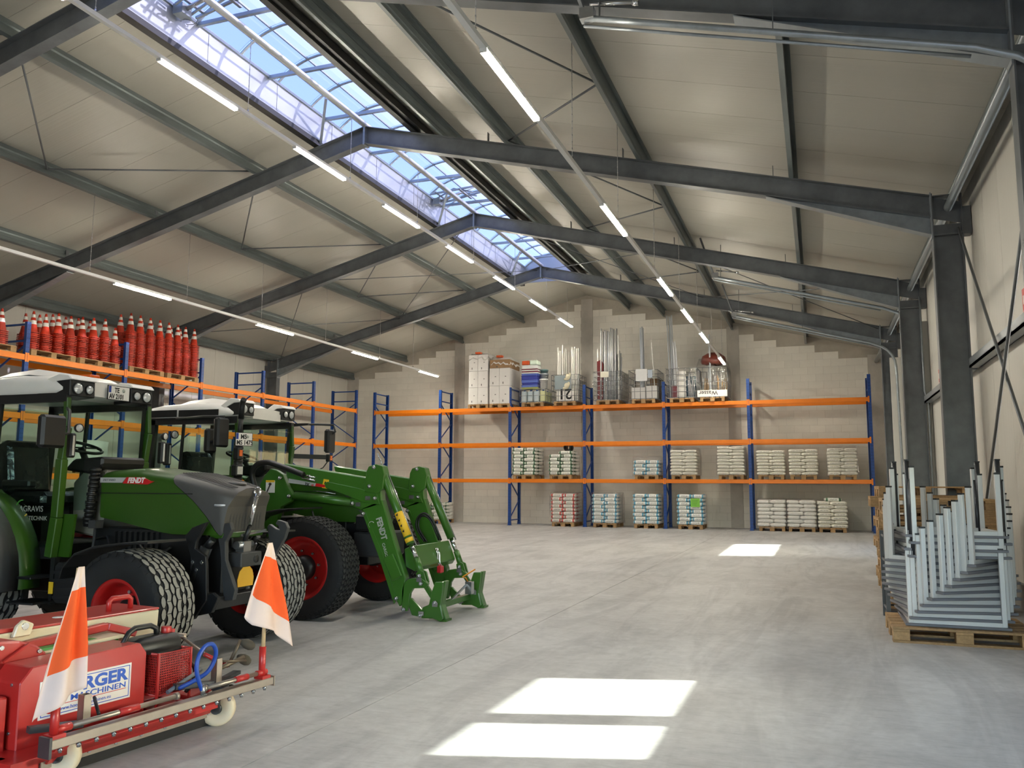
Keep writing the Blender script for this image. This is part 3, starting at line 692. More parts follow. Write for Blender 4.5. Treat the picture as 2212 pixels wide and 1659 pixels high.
def film(x0, x1, y0, y1, z0, z1, label, taper=.06, top=True):
    m = MB(); nz, per = 6, 28; rows = []
    for i in range(nz+1):
        t = i/nz; k = taper*max(0, t-.75)*4; a, b, c, d = x0+k*.5, x1-k*.5, y0+k*.5, y1-k*.5; ring = []
        for j in range(per):
            s = j/per*4; q = s % 1; e = int(s)
            p = [(a+(b-a)*q, c), (b, c+(d-c)*q), (b-(b-a)*q, d), (a, d-(d-c)*q)][e]
            ring.append((p[0]+rnd(-.008, .008), p[1]+rnd(-.008, .008), z0+(z1-z0)*t+(rnd(-.02, .02) if i == nz else 0)))
        rows.append(ring)
    m.grid(rows, True, True)
    if top: m.f.append([nz*per+j for j in range(per)]); m.mi.append(0); m.sm.append(False)
    o = m.build('stretch_film', FILM, fix=False); tag(o, label, 'film'); return o
film(-5.96, -5.0, 28.47, 29.6, L1+.1, L1+.78, 'loose clear film over the low stack of blue ended sacks')
film(-1.92, -.97, 28.46, 29.6, .1, 1.03, 'clear film around the first wrapped floor stack')
film(-1.0, -.06, 28.46, 29.6, .1, 1.03, 'clear film around the second wrapped floor stack')
for x, n in ((-4.69, 'right of the fourth upright'), (-3.14, 'left of the fifth upright'), (.29, 'third in the wide bay')):
    film(x, x+.93, 28.46, 29.6, L1+.13, L1+1.07, 'clear film cap over the plain sacks %s' % n)
for x, n in ((-8.93, 'red ended sacks'), (-7.43, 'first blue floor stack')):
    film(x, x+.95, 28.46, 29.62, .13, 1.19, 'clear film around the %s' % n)

# ------------------------------------------------------------------ loads on the top beams
L3 = LV[2]+BH2
CART = mat('white carton', (214, 211, 208), .6, 0, .03, 3); BROWN = mat('brown cardboard', (150, 118, 84), .75, 0, .08, 3); TAPE = mat('paper label', (84, 84, 82), .6, 0, .1)
def carton(x0, x1, y0, y1, z0, z1, label, m=CART, marks=True, grp='white cartons on the top beams'):
    t = thing('carton', label, 'carton', ((x0+x1)/2, (y0+y1)/2, z0), 0, grp); w, d, h = (x1-x0)/2-.004, (y1-y0)/2-.004, z1-z0-.006
    MB().box(-w, w, -d, d, 0, h).build('body', m, t, bev=.006)
    MB().box(-.003, .003, -d-.002, -d, .02, h-.02).build('flap_seam', TAPE, t) if rnd(0, 1) < .0 else None
    if marks:
        MB().box(-w*.35, -w*.2, -d-.002, -d, h*.1, h*.22).build('sticker', TAPE, t)
        MB().box(w*.1, w*.35, -d-.002, -d, h*.5, h*.54).build('sticker', TAPE, t)
pallet(-11.72, 29.13, L3, 'pallet under the tall column of white cartons on the top beam')
pallet(-10.86, 29.13, L3, 'pallet under the shorter cartons with the brown box on the top beam')
zc = L3+.144
for k in range(3):
    for j, (a, b, sd) in enumerate(((-12.1, -11.73, 'left'), (-11.73, -11.33, 'right'))):
        for y0, y1, dp in ((28.53, 29.12, 'front'), (29.12, 29.7, 'rear')):
            carton(a, b, y0, y1, zc+.62*k, zc+.62*(k+1), 'white carton, %s %s of the %s layer, tall column' % (dp, sd, ('bottom', 'middle', 'top')[k]))
for k in range(2):
    for a, b, sd in ((-11.27, -10.88, 'left'), (-10.88, -10.48, 'right')):
        for y0, y1, dp in ((28.53, 29.12, 'front'), (29.12, 29.7, 'rear')):
            carton(a, b, y0, y1, zc+.66*k, zc+.66*(k+1), 'white carton, %s %s of the %s layer, below the brown box' % (dp, sd, ('bottom', 'upper')[k]))
carton(-11.27, -10.48, 28.55, 29.65, zc+1.32, zc+1.64, 'flat brown cardboard box lying on the shorter white cartons', BROWN, grp='brown cardboard on the top beams')
FOIL = mat('white plastic sheet', (214, 212, 208), .3, 0, .05, 4, bump=.6, bscale=9); ORF = mat('orange foil', (206, 86, 36), .4, 0, .15, 6)
def cover(x0, x1, y0, y1, z0, h, label):
    t = thing('plastic_cover', label, 'cover', ((x0+x1)/2, (y0+y1)/2, z0)); w, d = (x1-x0)/2, (y1-y0)/2; n = 9
    rows = [[(w*(-1+2*i/n), d*(-1+2*j/n), (h*rnd(.6, 1.1) if 0 < i < n and 0 < j < n else -rnd(.12, .26))) for i in range(n+1)] for j in range(n+1)]
    MB().grid(rows).build('sheet', FOIL, t)
    MB().box(-w*.3, w*.25, -d-.015, -d*.7, h-.04, h+.03).build('printed_strip', ORF, t, bev=.01)
cover(-12.12, -11.31, 28.51, 29.7, zc+1.87, .05, 'white plastic sheet with orange print on the tall carton column')
cover(-11.29, -10.46, 28.53, 29.68, zc+1.66, .10, 'crumpled white plastic sheet with orange print on the brown box')

CAGE = mat('cage wire', (150, 152, 154), .35, .8, .1, 6)
def cage(x0, W, D, H, label, nv=5, nh=6, plabel='', z0=None):
    z0 = L3 if z0 is None else z0
    pallet(x0+W/2, 28.5+D/2, z0, plabel)
    t = thing('wire_cage', label, 'cage', (x0+W/2, 28.5+D/2, z0+.144), 0, 'wire cages on the top beams'); w, d = W/2, D/2
    for s in (-1, 1):
        a = MB(); b = MB()
        for i in range(nh):
            z = .02+(H-.03)*i/(nh-1); a.cyl((-w, s*d, z), (w, s*d, z), .009, 6); b.cyl((s*w, -d, z), (s*w, d, z), .009, 6)
        for i in range(nv+1):
            x = -w+W*i/nv; a.cyl((x, s*d, 0), (x, s*d, H), .009, 6); y = -d+D*i/nv; b.cyl((s*w, y, 0), (s*w, y, H), .009, 6)
        a.build('wire_panel', CAGE, t); b.build('wire_panel', CAGE, t)
    MB().box(-w, w, -d, d, -.0, .02).build('tray', GALVL, t)
    return t
def poles(n, xa, xb, y0, y1, zlo, zhi, lean, r, m, label, square=False, side=''):
    for i in range(n):
        x = xa+(xb-xa)*(i+.5)/n+rnd(-.01, .01); y = rnd(y0, y1); zt = rnd(*zhi); lx = rnd(*lean)
        b = MB(); p, q = (x, y, zlo), (x+lx, y+rnd(-.02, .02), zt)
        (b.bar(p, q, r*2, r*1.4) if square else b.cyl(p, q, r, 8)); o = b.build('pole', m)
        tag(o, label+(', %s from the left' % nth(i+1) if n > 1 else ''), 'pole', label+'s')
PWHITE = mat('white profile', (222, 220, 212), .4, 0, .05, 3); PALU = mat('aluminium tube', (214, 215, 216), .3, .35, .06, 3); PGREY = mat('grey tube', (168, 172, 176), .35, .3, .08, 3)
CH = .13+.144
# low cage with canisters
cage(-10.06, .98, 1.12, .50, 'low wire cage full of pale canisters on the top beam', 4, 3, 'pallet under the low cage of canisters on the top beam')
CAN = mat('milky canister', (198, 206, 204), .35, 0, .05, 4, rgb2=(170, 186, 196)); CANY = mat('yellowish canister', (206, 208, 160), .4, 0, .06, 4)
for i in range(4):
    for j in range(2):
        t = thing('canister', '%s pale plastic canister from the left, %s row in the low cage' % (nth(i+1), ('front', 'rear')[j]), 'canister', (-9.92+.235*i, 28.72+.5*j, L3+.164), 0, 'canisters in the low cage')
        MB().box(-.105, .105, -.17, .17, 0, .40).build('body', CANY if (i == 3 or (i+j) % 5 == 4) else CAN, t, bev=.03)
        MB().cyl((0, -.08, .4), (0, -.08, .445), .03, 12).build('cap', BLUE, t)
        MB().tube([(0, -.02, .38), (0, .0, .44), (0, .1, .44), (0, .13, .38)], .013, 6).build('grip', CAN, t)
zs = L3+.144+.51; CR = {'b': mat('blue crate', (52, 62, 150), .4, 0, .06), 'lb': mat('light blue crate', (96, 116, 196), .4, 0, .05), 'w': mat('white tub', (216, 216, 214), .35, 0, .03), 'm': mat('maroon lid', (122, 34, 58), .4, 0, .05), 'g': mat('pale green film', (206, 222, 206), .3, 0, .05), 'y': mat('yellow green tray', (176, 180, 92), .4, 0, .05)}
z = zs
for nm, c, h, lb in (('tray', 'y', .06, 'yellow green tray at the bottom of the crate pile'), ('crate', 'lb', .09, 'light blue flat crate low in the crate pile'), ('crate', 'b', .08, 'dark blue flat crate second of its colour'), ('crate', 'lb', .10, 'light blue crate in the middle of the crate pile'), ('crate', 'b', .16, 'deep blue crate, tallest of the crate pile'), ('crate', 'lb', .07, 'light blue crate below the white tubs'),
                     ('tub', 'w', .05, 'white tub beneath the two maroon lids'), ('lid', 'm', .04, 'lower maroon lid in the crate pile'), ('tub', 'w', .05, 'white tub between the maroon lids'), ('lid', 'm', .035, 'upper maroon lid in the crate pile'), ('tub', 'w', .14, 'white film wrapped tub near the top of the crate pile')):
    k = rnd(-.012, .012); o = MB(); o.box(-.3, .3, -.2, .2, 0, h-.006); o.box(-.315, .315, -.215, .215, h-.03 if h > .05 else 0, h-.006)
    o = o.build(nm, CR[c], None, bev=.008); o.location = (-9.72+k, 28.78, z); tag(o, lb, nm, 'crates and lids piled on the low cage'); z += h
o = MB().box(-.3, -.02, -.2, .2, 0, .16).build('parcel', ORF, None, bev=.02); o.location = (-9.72, 28.78, z); tag(o, 'orange printed parcel on top of the crate pile', 'parcel')
o = MB().box(-.0, .3, -.2, .2, 0, .17).build('parcel', CR['g'], None, bev=.03); o.location = (-9.72, 28.78, z); tag(o, 'pale green film parcel on top of the crate pile', 'parcel')
def bucket(x, y, z, r, h, m, lab):
    t = thing('bucket', lab, 'bucket', (x, y, z)); MB().lathe([(0, 0), (r*.86, 0), (r, h), (r*1.06, h), (r*1.06, h-.03), (r*1.0, h-.035)], n=20).build('body', m, t)
    MB().cyl((0, 0, h), (0, 0, h+.012), r*1.05, 20).build('lid', m, t)
    MB().tube([(r*cos(a)*1.07, -r*.2-.1*sin(a), h-.05-.08*sin(a)) for a in [pi*i/8 for i in range(9)]], .005, 6).build('handle', ZINC, t)
bucket(-9.22, 28.72, zs, .15, .34, CR['w'], 'white bucket standing beside the crate pile')
bucket(-9.26, 28.9, zs+.36, .16, .2, mat('grey bucket', (150, 156, 160), .4, 0, .05), 'grey bucket standing on the white bucket'); bucket(-9.28, 28.95, zs+.57, .15, .14, mat('blue green bucket', (86, 118, 120), .4, 0, .1), 'blue green bucket on top of the grey bucket')
# cage with the inverted number panel
cage(-8.86, 1.0, 1.1, .97, 'open wire cage with white profiles and an upside down number panel', 4, 6, 'pallet under the cage with the number panel')
poles(9, -8.72, -8.42, 28.7, 29.3, L3+.17, (6.2, 6.5), (-.03, .02), .026, PWHITE, 'white profile in the left bunch of the number panel cage', True)
poles(6, -8.2, -7.95, 28.65, 29.3, L3+.17, (6.3, 6.5), (.0, .04), .026, PWHITE, 'white profile in the right bunch of the number panel cage', True)
t = thing('number_panel', 'white panel with an upside down black number inside the cage', 'panel', (-8.36, 28.54, L3+.18)); MB().box(-.32, .32, 0, .02, 0, .42).build('board', WHITEP, t)
text('21', .5, (.24, -.001, .395), (-1, 0, 0), (0, 0, -1), INK, t, bold=.012)
o = MB().box(-.3, .3, -.006, .0, 0, .5).build('panel', mat('grey blue board', (134, 146, 150), .5, 0, .05)); o.location = (-8.43, 28.48, L3+.58); tag(o, 'grey blue board hung on the number panel cage', 'panel')
def gloves(p, lab):
    m = MB(); m.sph(p, .11, 10, (.9, .25, 1.0)); m.sph((p[0]-.05, p[1], p[2]-.08), .08, 10, (1.3, .25, .6)); m.sph((p[0]+.07, p[1], p[2]+.06), .07, 8, (.8, .25, 1.2)); o = m.build('glove', mat('cream leather', (206, 198, 172), .8, 0, .08)); tag(o, lab, 'glove')
gloves((-8.28, 28.46, L3+.70), 'cream work glove lying over the grey blue board'); gloves((-8.24, 28.46, L3+1.02), 'cream work glove hooked on the cage rim')
# wrapped cage with tubes
cage(-7.30, .98, 1.15, 1.02, 'film wrapped wire cage holding a dense bundle of bright tubes', 8, 7, 'pallet under the cage with the dense tube bundle')
poles(22, -7.10, -6.56, 28.62, 28.95, L3+.17, (6.82, 7.0), (.0, .06), .026, PALU, 'bright aluminium tube in the dense bundle')
poles(10, -6.7, -6.4, 28.7, 28.95, L3+.17, (5.9, 6.2), (.0, .06), .024, PALU, 'shorter bright tube right of the dense bundle')
poles(1, -7.22, -7.18, 28.62, 28.7, L3+.17, (6.25, 6.25), (0, .01), .03, PWHITE, 'single white post left of the dense bundle', True)
poles(1, -6.45, -6.42, 28.62, 28.7, L3+.17, (6.7, 6.7), (-.02, 0), .02, PWHITE, 'single white post right of the dense bundle', True)
o = MB().plate([(-7.22, L3+.2), (-7.02, L3+.2), (-7.0, 5.72), (-7.08, 5.86), (-7.22, 5.8)], 28.66, 28.74).build('banner', mat('dark red cloth', (110, 30, 32), .8, 0, .15)); tag(o, 'dark red folded cloth beside the bright tube bundle', 'cloth')
PAPER = mat('paper sheet', (214, 208, 190), .7, 0, .05)
def sheetp(x0, x1, z0, z1, lab, m=PAPER):
    o = MB().box(x0, x1, 28.462, 28.468, z0, z1).build('paper', m); tag(o, lab, 'paper'); return o
sheetp(-7.05, -6.76, 5.2, 5.4, 'beige paper sheet on the tube bundle cage')
film(-7.33, -6.29, 28.47, 29.68, L3+.13, L3+1.18, 'stretched film around the cage with the tube bundle', 0, False)
# cage with papers
cage(-6.05, 1.0, 1.15, 1.02, 'wire cage with paper sheets on its front and grey posts', 5, 5, 'pallet under the cage with the paper sheets')
sheetp(-5.80, -5.40, 5.02, 5.44, 'large white paper sheet on the cage with grey posts', mat('white paper', (222, 222, 222), .7, 0, .03)); sheetp(-5.38, -5.22, 5.12, 5.4, 'small bluish paper sheet on the cage with grey posts', mat('bluish paper', (176, 186, 200), .6, 0, .03))
for x0, x1, h, m, lb in ((-5.98, -5.5, .4, CART, 'white box at the bottom left inside the paper sheet cage'), (-5.48, -5.1, .45, CART, 'white box at the bottom right inside the paper sheet cage'), (-5.42, -5.12, .75, BROWN, 'brown box standing behind inside the paper sheet cage')):
    y = 28.6 if m is CART else 29.1
    o = MB().box(x0, x1, y, y+.45, L3+.166, L3+.166+h).build('box', m, None, bev=.008); tag(o, lb, 'box')
poles(3, -5.68, -5.56, 28.75, 28.85, L3+.17, (6.9, 7.1), (-.02, .02), .03, PGREY, 'tall grey post in the paper sheet cage', True)
poles(2, -5.75, -5.5, 28.8, 28.95, L3+.17, (6.2, 6.35), (-.04, .02), .025, PGREY, 'short grey post in the paper sheet cage', True)
poles(1, -5.2, -5.15, 28.7, 28.8, L3+.17, (6.4, 6.4), (-.12, -.1), .022, PWHITE, 'slim white post leaning in the paper sheet cage', True)
# cage with rolls
cage(-4.74, 1.0, 1.15, 1.02, 'film wrapped cage with white rolls and long grey profiles', 5, 6, 'pallet under the cage with the white rolls')
poles(4, -4.66, -4.5, 28.7, 28.8, L3+.17, (7.25, 7.4), (-.12, -.05), .024, PGREY, 'long grey profile in the roll cage', True)
poles(4, -4.5, -4.32, 28.7, 28.8, L3+.17, (6.2, 6.4), (-.1, -.04), .024, PALU, 'shorter bright profile in the roll cage', True)
for i in range(5):
    o = MB().lathe([(.03, 0), (.15, 0), (.165, .04), (.165, .14), (.15, .18), (.03, .18)], n=18, closed=True).build('roll', WHITEP); o.location = (-4.28, 28.75, L3+.17+.185*i); tag(o, 'white roll, %s from the bottom of the pile in the roll cage' % nth(i+1), 'roll', 'white rolls in the cage')
poles(6, -4.05, -3.8, 28.65, 28.9, L3+.17, (5.05, 5.3), (-.12, .02), .016, PALU, 'short thin rod inside the roll cage')
o = MB().box(-4.2, -3.82, 29.1, 29.5, L3+.17, L3+.95).build('box', mat('petrol blue box', (44, 86, 104), .5, 0, .1), None, bev=.01); tag(o, 'petrol blue box inside the roll cage', 'box')
o = MB().box(-4.6, -4.42, 28.65, 28.9, L3+.17, L3+.6).build('bag', mat('dark red bag', (120, 36, 46), .6, 0, .1), None, bev=.02); tag(o, 'dark red bag low in the roll cage', 'bag')
film(-4.77, -3.72, 28.47, 29.68, L3+.13, L3+1.2, 'stretched film around the cage with the white rolls', 0, False)
# water cage
cage(-3.72, 1.0, 1.15, 1.02, 'film wrapped cage with wooden handles and a long name strip', 5, 3, 'pallet under the cage with the name strip')
t = thing('name_strip', 'white strip with an upside down word at the foot of the cage', 'panel', (-3.22, 28.485, L3+.16)); MB().box(-.49, .49, -.006, 0, 0, .22).build('board', WHITEP, t)
text('Wasser', .2, (.18, -.007, .19), (-1, 0, 0), (0, 0, -1), INK, t, bold=.003)
poles(6, -3.6, -3.4, 28.7, 29.2, L3+.18, (4.9, 5.15), (-.05, .12), .016, WOOD, 'wooden handle in the left half of the name strip cage')
poles(7, -3.1, -2.8, 28.7, 29.2, L3+.18, (4.95, 5.2), (-.05, .1), .016, WOOD, 'wooden handle in the right half of the name strip cage')
poles(1, -3.3, -3.25, 28.62, 28.7, L3+.17, (6.55, 6.55), (-.02, 0), .035, PGREY, 'tall grey post in the name strip cage', True); poles(1, -3.42, -3.38, 28.8, 28.9, L3+.17, (6.6, 6.6), (.05, .06), .02, PALU, 'slim bright post in the name strip cage', True)
m = MB()
rows = [[(-3.2+.42*cos(2*pi*j/14)*k*(1+rnd(-.06, .06)), 28.95+.35*sin(2*pi*j/14)*k, L3+1.3+h+rnd(-.03, .03)) for j in range(14)] for k, h in ((.5, -.02), (.95, .0), (1.05, .14), (.9, .28), (.5, .38), (.05, .4))]
m.grid(rows, True, True); o = m.build('tarpaulin', mat('brown red tarpaulin', (120, 52, 40), .35, 0, .25, 6, bump=.6, bscale=12)); tag(o, 'brown red tarpaulin bundled on top of the name strip cage', 'tarpaulin')
film(-3.75, -2.69, 28.47, 29.68, L3+.13, L3+1.45, 'stretched film around the cage with the name strip', .2)

# ------------------------------------------------------------------ traffic cones
CONE = mat('orange cone plastic', (206, 58, 30), .5, 0, .22, 7, isl=.35); CONEW = mat('white reflective band', (226, 222, 216), .4, 0, .04, 6)
def cone_geo(m):
    m.prof([(-.125, -.085), (-.085, -.125), (.085, -.125), (.125, -.085), (.125, .085), (.085, .125), (-.085, .125), (-.125, .085)], (0, 0, 0), (0, 0, .015))
    m.lathe([(.112, .015), (.106, .045), (.098, .06), (.022, .50), (.012, .505), (0, .505)], n=14); return m
cme = cone_geo(MB()).mesh('cone', CONE)
def rad(z): return .100+(.022-.100)*(z-.06)/.44+.0012
bands = [MB().lathe([(rad(a), a), (rad(b), b)], n=14).mesh('band', CONEW) for a, b in ((.20, .29), (.355, .43))]
DZ = .0415; stf = MB(); stfw = MB(); tops = []
def stack(y, x, n, lab, g, dz=DZ, ind=True):
    jx = jy = 0
    for k in range(n+1):
        jx += rnd(-.003, .003); jy += rnd(-.003, .003); p = (x+jx, y+jy, L3+.146+k*dz); r = rnd(-.12, .12)
        if ind:
            o = link('traffic_cone', cme, None, p, r); pos = 'the top one' if k == n else '%s from below' % nth(k+1)
            tag(o, 'orange traffic cone, %s, in the %s' % (pos, lab), 'traffic cone', g)
            if k == n:
                for b in bands: link('reflective_band', b, o)
        else:
            c = cone_geo(MB()); stf.add([(v[0]+p[0], v[1]+p[1], v[2]+p[2]) for v in c.v], c.f)
            if k == n:
                for a, b in ((.20, .29), (.355, .43)):
                    c = MB().lathe([(rad(a), a), (rad(b), b)], n=14); stfw.add([(v[0]+p[0], v[1]+p[1], v[2]+p[2]) for v in c.v], c.f)
for b, nm in ((0, 'left'), (1, 'right')):
    for i in range(2): pallet(LX-.42, (13.55, 16.40)[b]+.66+1.32*i, L3, 'dark pallet under the %s cone group, %s' % (nm, ('nearer the camera', 'farther along the rack')[i]), pi/2*0+0, None); pal_used[-1].rotation_euler = (0, 0, 0)
nl = [9, 9, 11, 11, 12, 13, 14, 10]
for i in range(8):
    stack(13.72+.335*i, LX-.16, nl[i], '%s front stack from the left, worn group' % nth(i+1), 'worn cones on the left pallets')
    stack(16.55+.335*i, LX-.16, 23, '%s front stack from the left, tall group' % nth(i+1), 'tall cone stacks on the right pallets', .0385)
for i in range(7):
    stack(13.85+.36*i, LX-.55, int(rnd(9, 14)), '', '', ind=False); stack(16.6+.36*i, LX-.55, 23, '', '', .0385, ind=False)
for i in range(5): stack(11.3+.4*i+rnd(0, .1), LX-.2-.3*(i % 2), int(rnd(5, 9)), '', '', ind=False)
stf.cur = 0; o = stf.build('cone_rows', CONE); tag(o, 'rear rows of stacked orange cones behind the front stacks', 'traffic cones', kind='stuff')
stfw.build('reflective_bands', CONEW, o, kind='stuff')
for i in range(2): pallet(LX-.42, 11.4+1.25*i, L3, 'pallet under the cones at the left picture edge, %s' % ('nearer', 'farther')[i])
# lower shelves of the left rack, seen through the tractor windows
for i in range(7):
    o = MB().box(-.06, .06, -1.6, 1.6, 0, .03).build('plank', WOOD); o.location = (LX-.2-.13*(i % 4), 13.2+rnd(-.1, .1), LV[1]+BH2+.035*(i//4)+.0); tag(o, 'pale plank on the left rack, %s layer, %s from the front edge' % (('lower', 'upper')[i//4], nth(i % 4+1)), 'plank', 'planks on the left rack')
for y, lab in ((15.5, 'film wrapped white load on the low left rack shelf'),):
    pallet(LX-.55, y, LV[0]+BH2, 'pallet below the %s' % lab.replace('film wrapped white ', '').replace(' on the low left rack shelf', ' left rack load')); 
    m = MB(); m.grid([[(LX-.55+.4*a*(1+rnd(-.03, .03)), y+.55*b*(1+rnd(-.03, .03)), LV[0]+BH2+.144+h+rnd(-.02, .02)) for a, b in [(-1, -1), (-.3, -1), (.4, -1), (1, -1), (1, -.3), (1, .4), (1, 1), (.3, 1), (-.4, 1), (-1, 1), (-1, .3), (-1, -.4)]] for h in (0, .16, .34, .5, .66)], True, True)
    m.f.append([48+i for i in range(12)]); m.mi.append(0); m.sm.append(False)
    o = m.build('wrapped_load', mat('wrapped white load', (206, 206, 202), .3, 0, .06, 5, bump=.5, bscale=10)); tag(o, lab, 'load')

# ------------------------------------------------------------------ right-hand side: pallets and upturned tables
for i in range(9):
    pallet(1.34+rnd(-.02, .02), 11.35+rnd(-.03, .03), .145*i, 'bare pallet, %s from the floor in the front stack behind the tables' % nth(i+1), pi/2+rnd(-.03, .03), 'front stack of bare pallets')
for i in range(10):
    pallet(1.38+rnd(-.03, .03)-(.06 if i == 8 else 0), 13.35+rnd(-.03, .03), .145*i+(.1 if i > 8 else 0)*0, 'bare pallet, %s from the floor in the rear stack by the column' % nth(i+1), pi/2+rnd(-.04, .04), 'rear stack of bare pallets')
t = thing('stillage', 'grey steel stillage with bent wire sides left of the upturned tables', 'stillage', (.86, 10.25, 0)); 
for x in (-.2, .2):
    for y in (-.3, .3): MB().box(x-.02, x+.02, y-.02, y+.02, 0, .95).build('post', DGREY, t)
for z in (.12, .38, .64, .9): MB().tube([(-.2, -.3, z), (-.2, .3, z), (.2, .3, z), (.2, -.3, z)], .014, 6, True).build('rail', GALV, t)
MB().box(-.2, .2, -.3, .3, .04, .08).build('base', DGREY, t)
pallet(1.21, 9.28, 0, 'pale pallet on the floor carrying the upturned tables', pi/2); PB = pal_used[-1]; PB.scale = (1.22, 1, 1)
TW, TD = .84, .80
TOP = mat('grey table top edge', (112, 112, 118), .55, 0, .05); TLEG = mat('silver table frame', (205, 205, 203), .42, .15, .03); TDARK = mat('dark steel leg', (72, 74, 78), .35, .6, .08)
def table(z, rot, dark, label):
    t = thing('table', label, 'table', (1.17, 9.3, z), rot, 'tables stacked upside down')
    MB().box(-TW/2-.02, TW/2+.02, -TD/2-.02, TD/2+.02, 0, .024).build('table_top', TOP, t, bev=.003)
    a, b = TW/2-.01, TD/2-.01
    MB().box(-a, a, -b, -b+.025, .024, .062).box(-a, a, b-.025, b, .024, .062).box(-a, -a+.025, -b, b, .024, .062).box(a-.025, a, -b, b, .024, .062).build('apron', TLEG, t)
    for sx in (-1, 1):
        for sy in (-1, 1):
            x, y = sx*(a-.02), sy*(b-.02)
            if dark: l = MB().cyl((x, y, .024), (x, y, .73), .024, 12).build('leg', TDARK, t)
            else: l = MB().box(x-.0215, x+.0215, y-.0215, y+.0215, .024, .72).build('leg', TLEG, t, bev=.003)
            MB().box(x-.0225, x+.0225, y-.0225, y+.0225, .72, .735).build('leg_cap', BLACK, l)
rots = [0, 5, 12, 17, 25, 34, 41, 48, 54, 61, 7, 2, 9, 4]
for i, r in enumerate(rots):
    dk = i in (10, 13)
    table(.146+.0635*i, RD(r), dk, 'upturned %s table with %s legs, %s from the bottom of the stack' % ('grey', 'round dark' if dk else 'square silver', nth(i+1)))
# ------------------------------------------------------------------ tractors
TREADL = mat('worn tread face', (150, 148, 142), .85, 0, .12, 9); TREADD = mat('dark tread face', (50, 50, 50), .7, 0, .2, 9)
RIMRED = mat('rim red', (186, 24, 22), .4, 0, .1, 3); CABGLASS = sheet('tinted cab glass', (234, 244, 239), 1, 0, .0, .02, ior=1.2)
LENS = mat('lamp lens', (222, 224, 226), .12, .3, .1, 40); AMBER = mat('amber lens', (226, 100, 24), .25, 0, .1, 20); SEATM = mat('dark seat in clear film', (38, 40, 42), .18, 0, .4, 5, bump=.9, bscale=10)
DECALG = mat('silver decal', (196, 196, 196), .3, .2, .03); DECALR = mat('red decal', (198, 30, 34), .35, 0, 0); TRIM = mat('grey cab trim', (122, 120, 110), .7, 0, .06); YEL = mat('yellow sticker', (236, 190, 40), .5, 0, .03)
GREYT = mat('grey lettering', (176, 180, 172), .4, .2, 0); BLUEP = mat('plate blue', (24, 58, 150), .4, 0, 0)
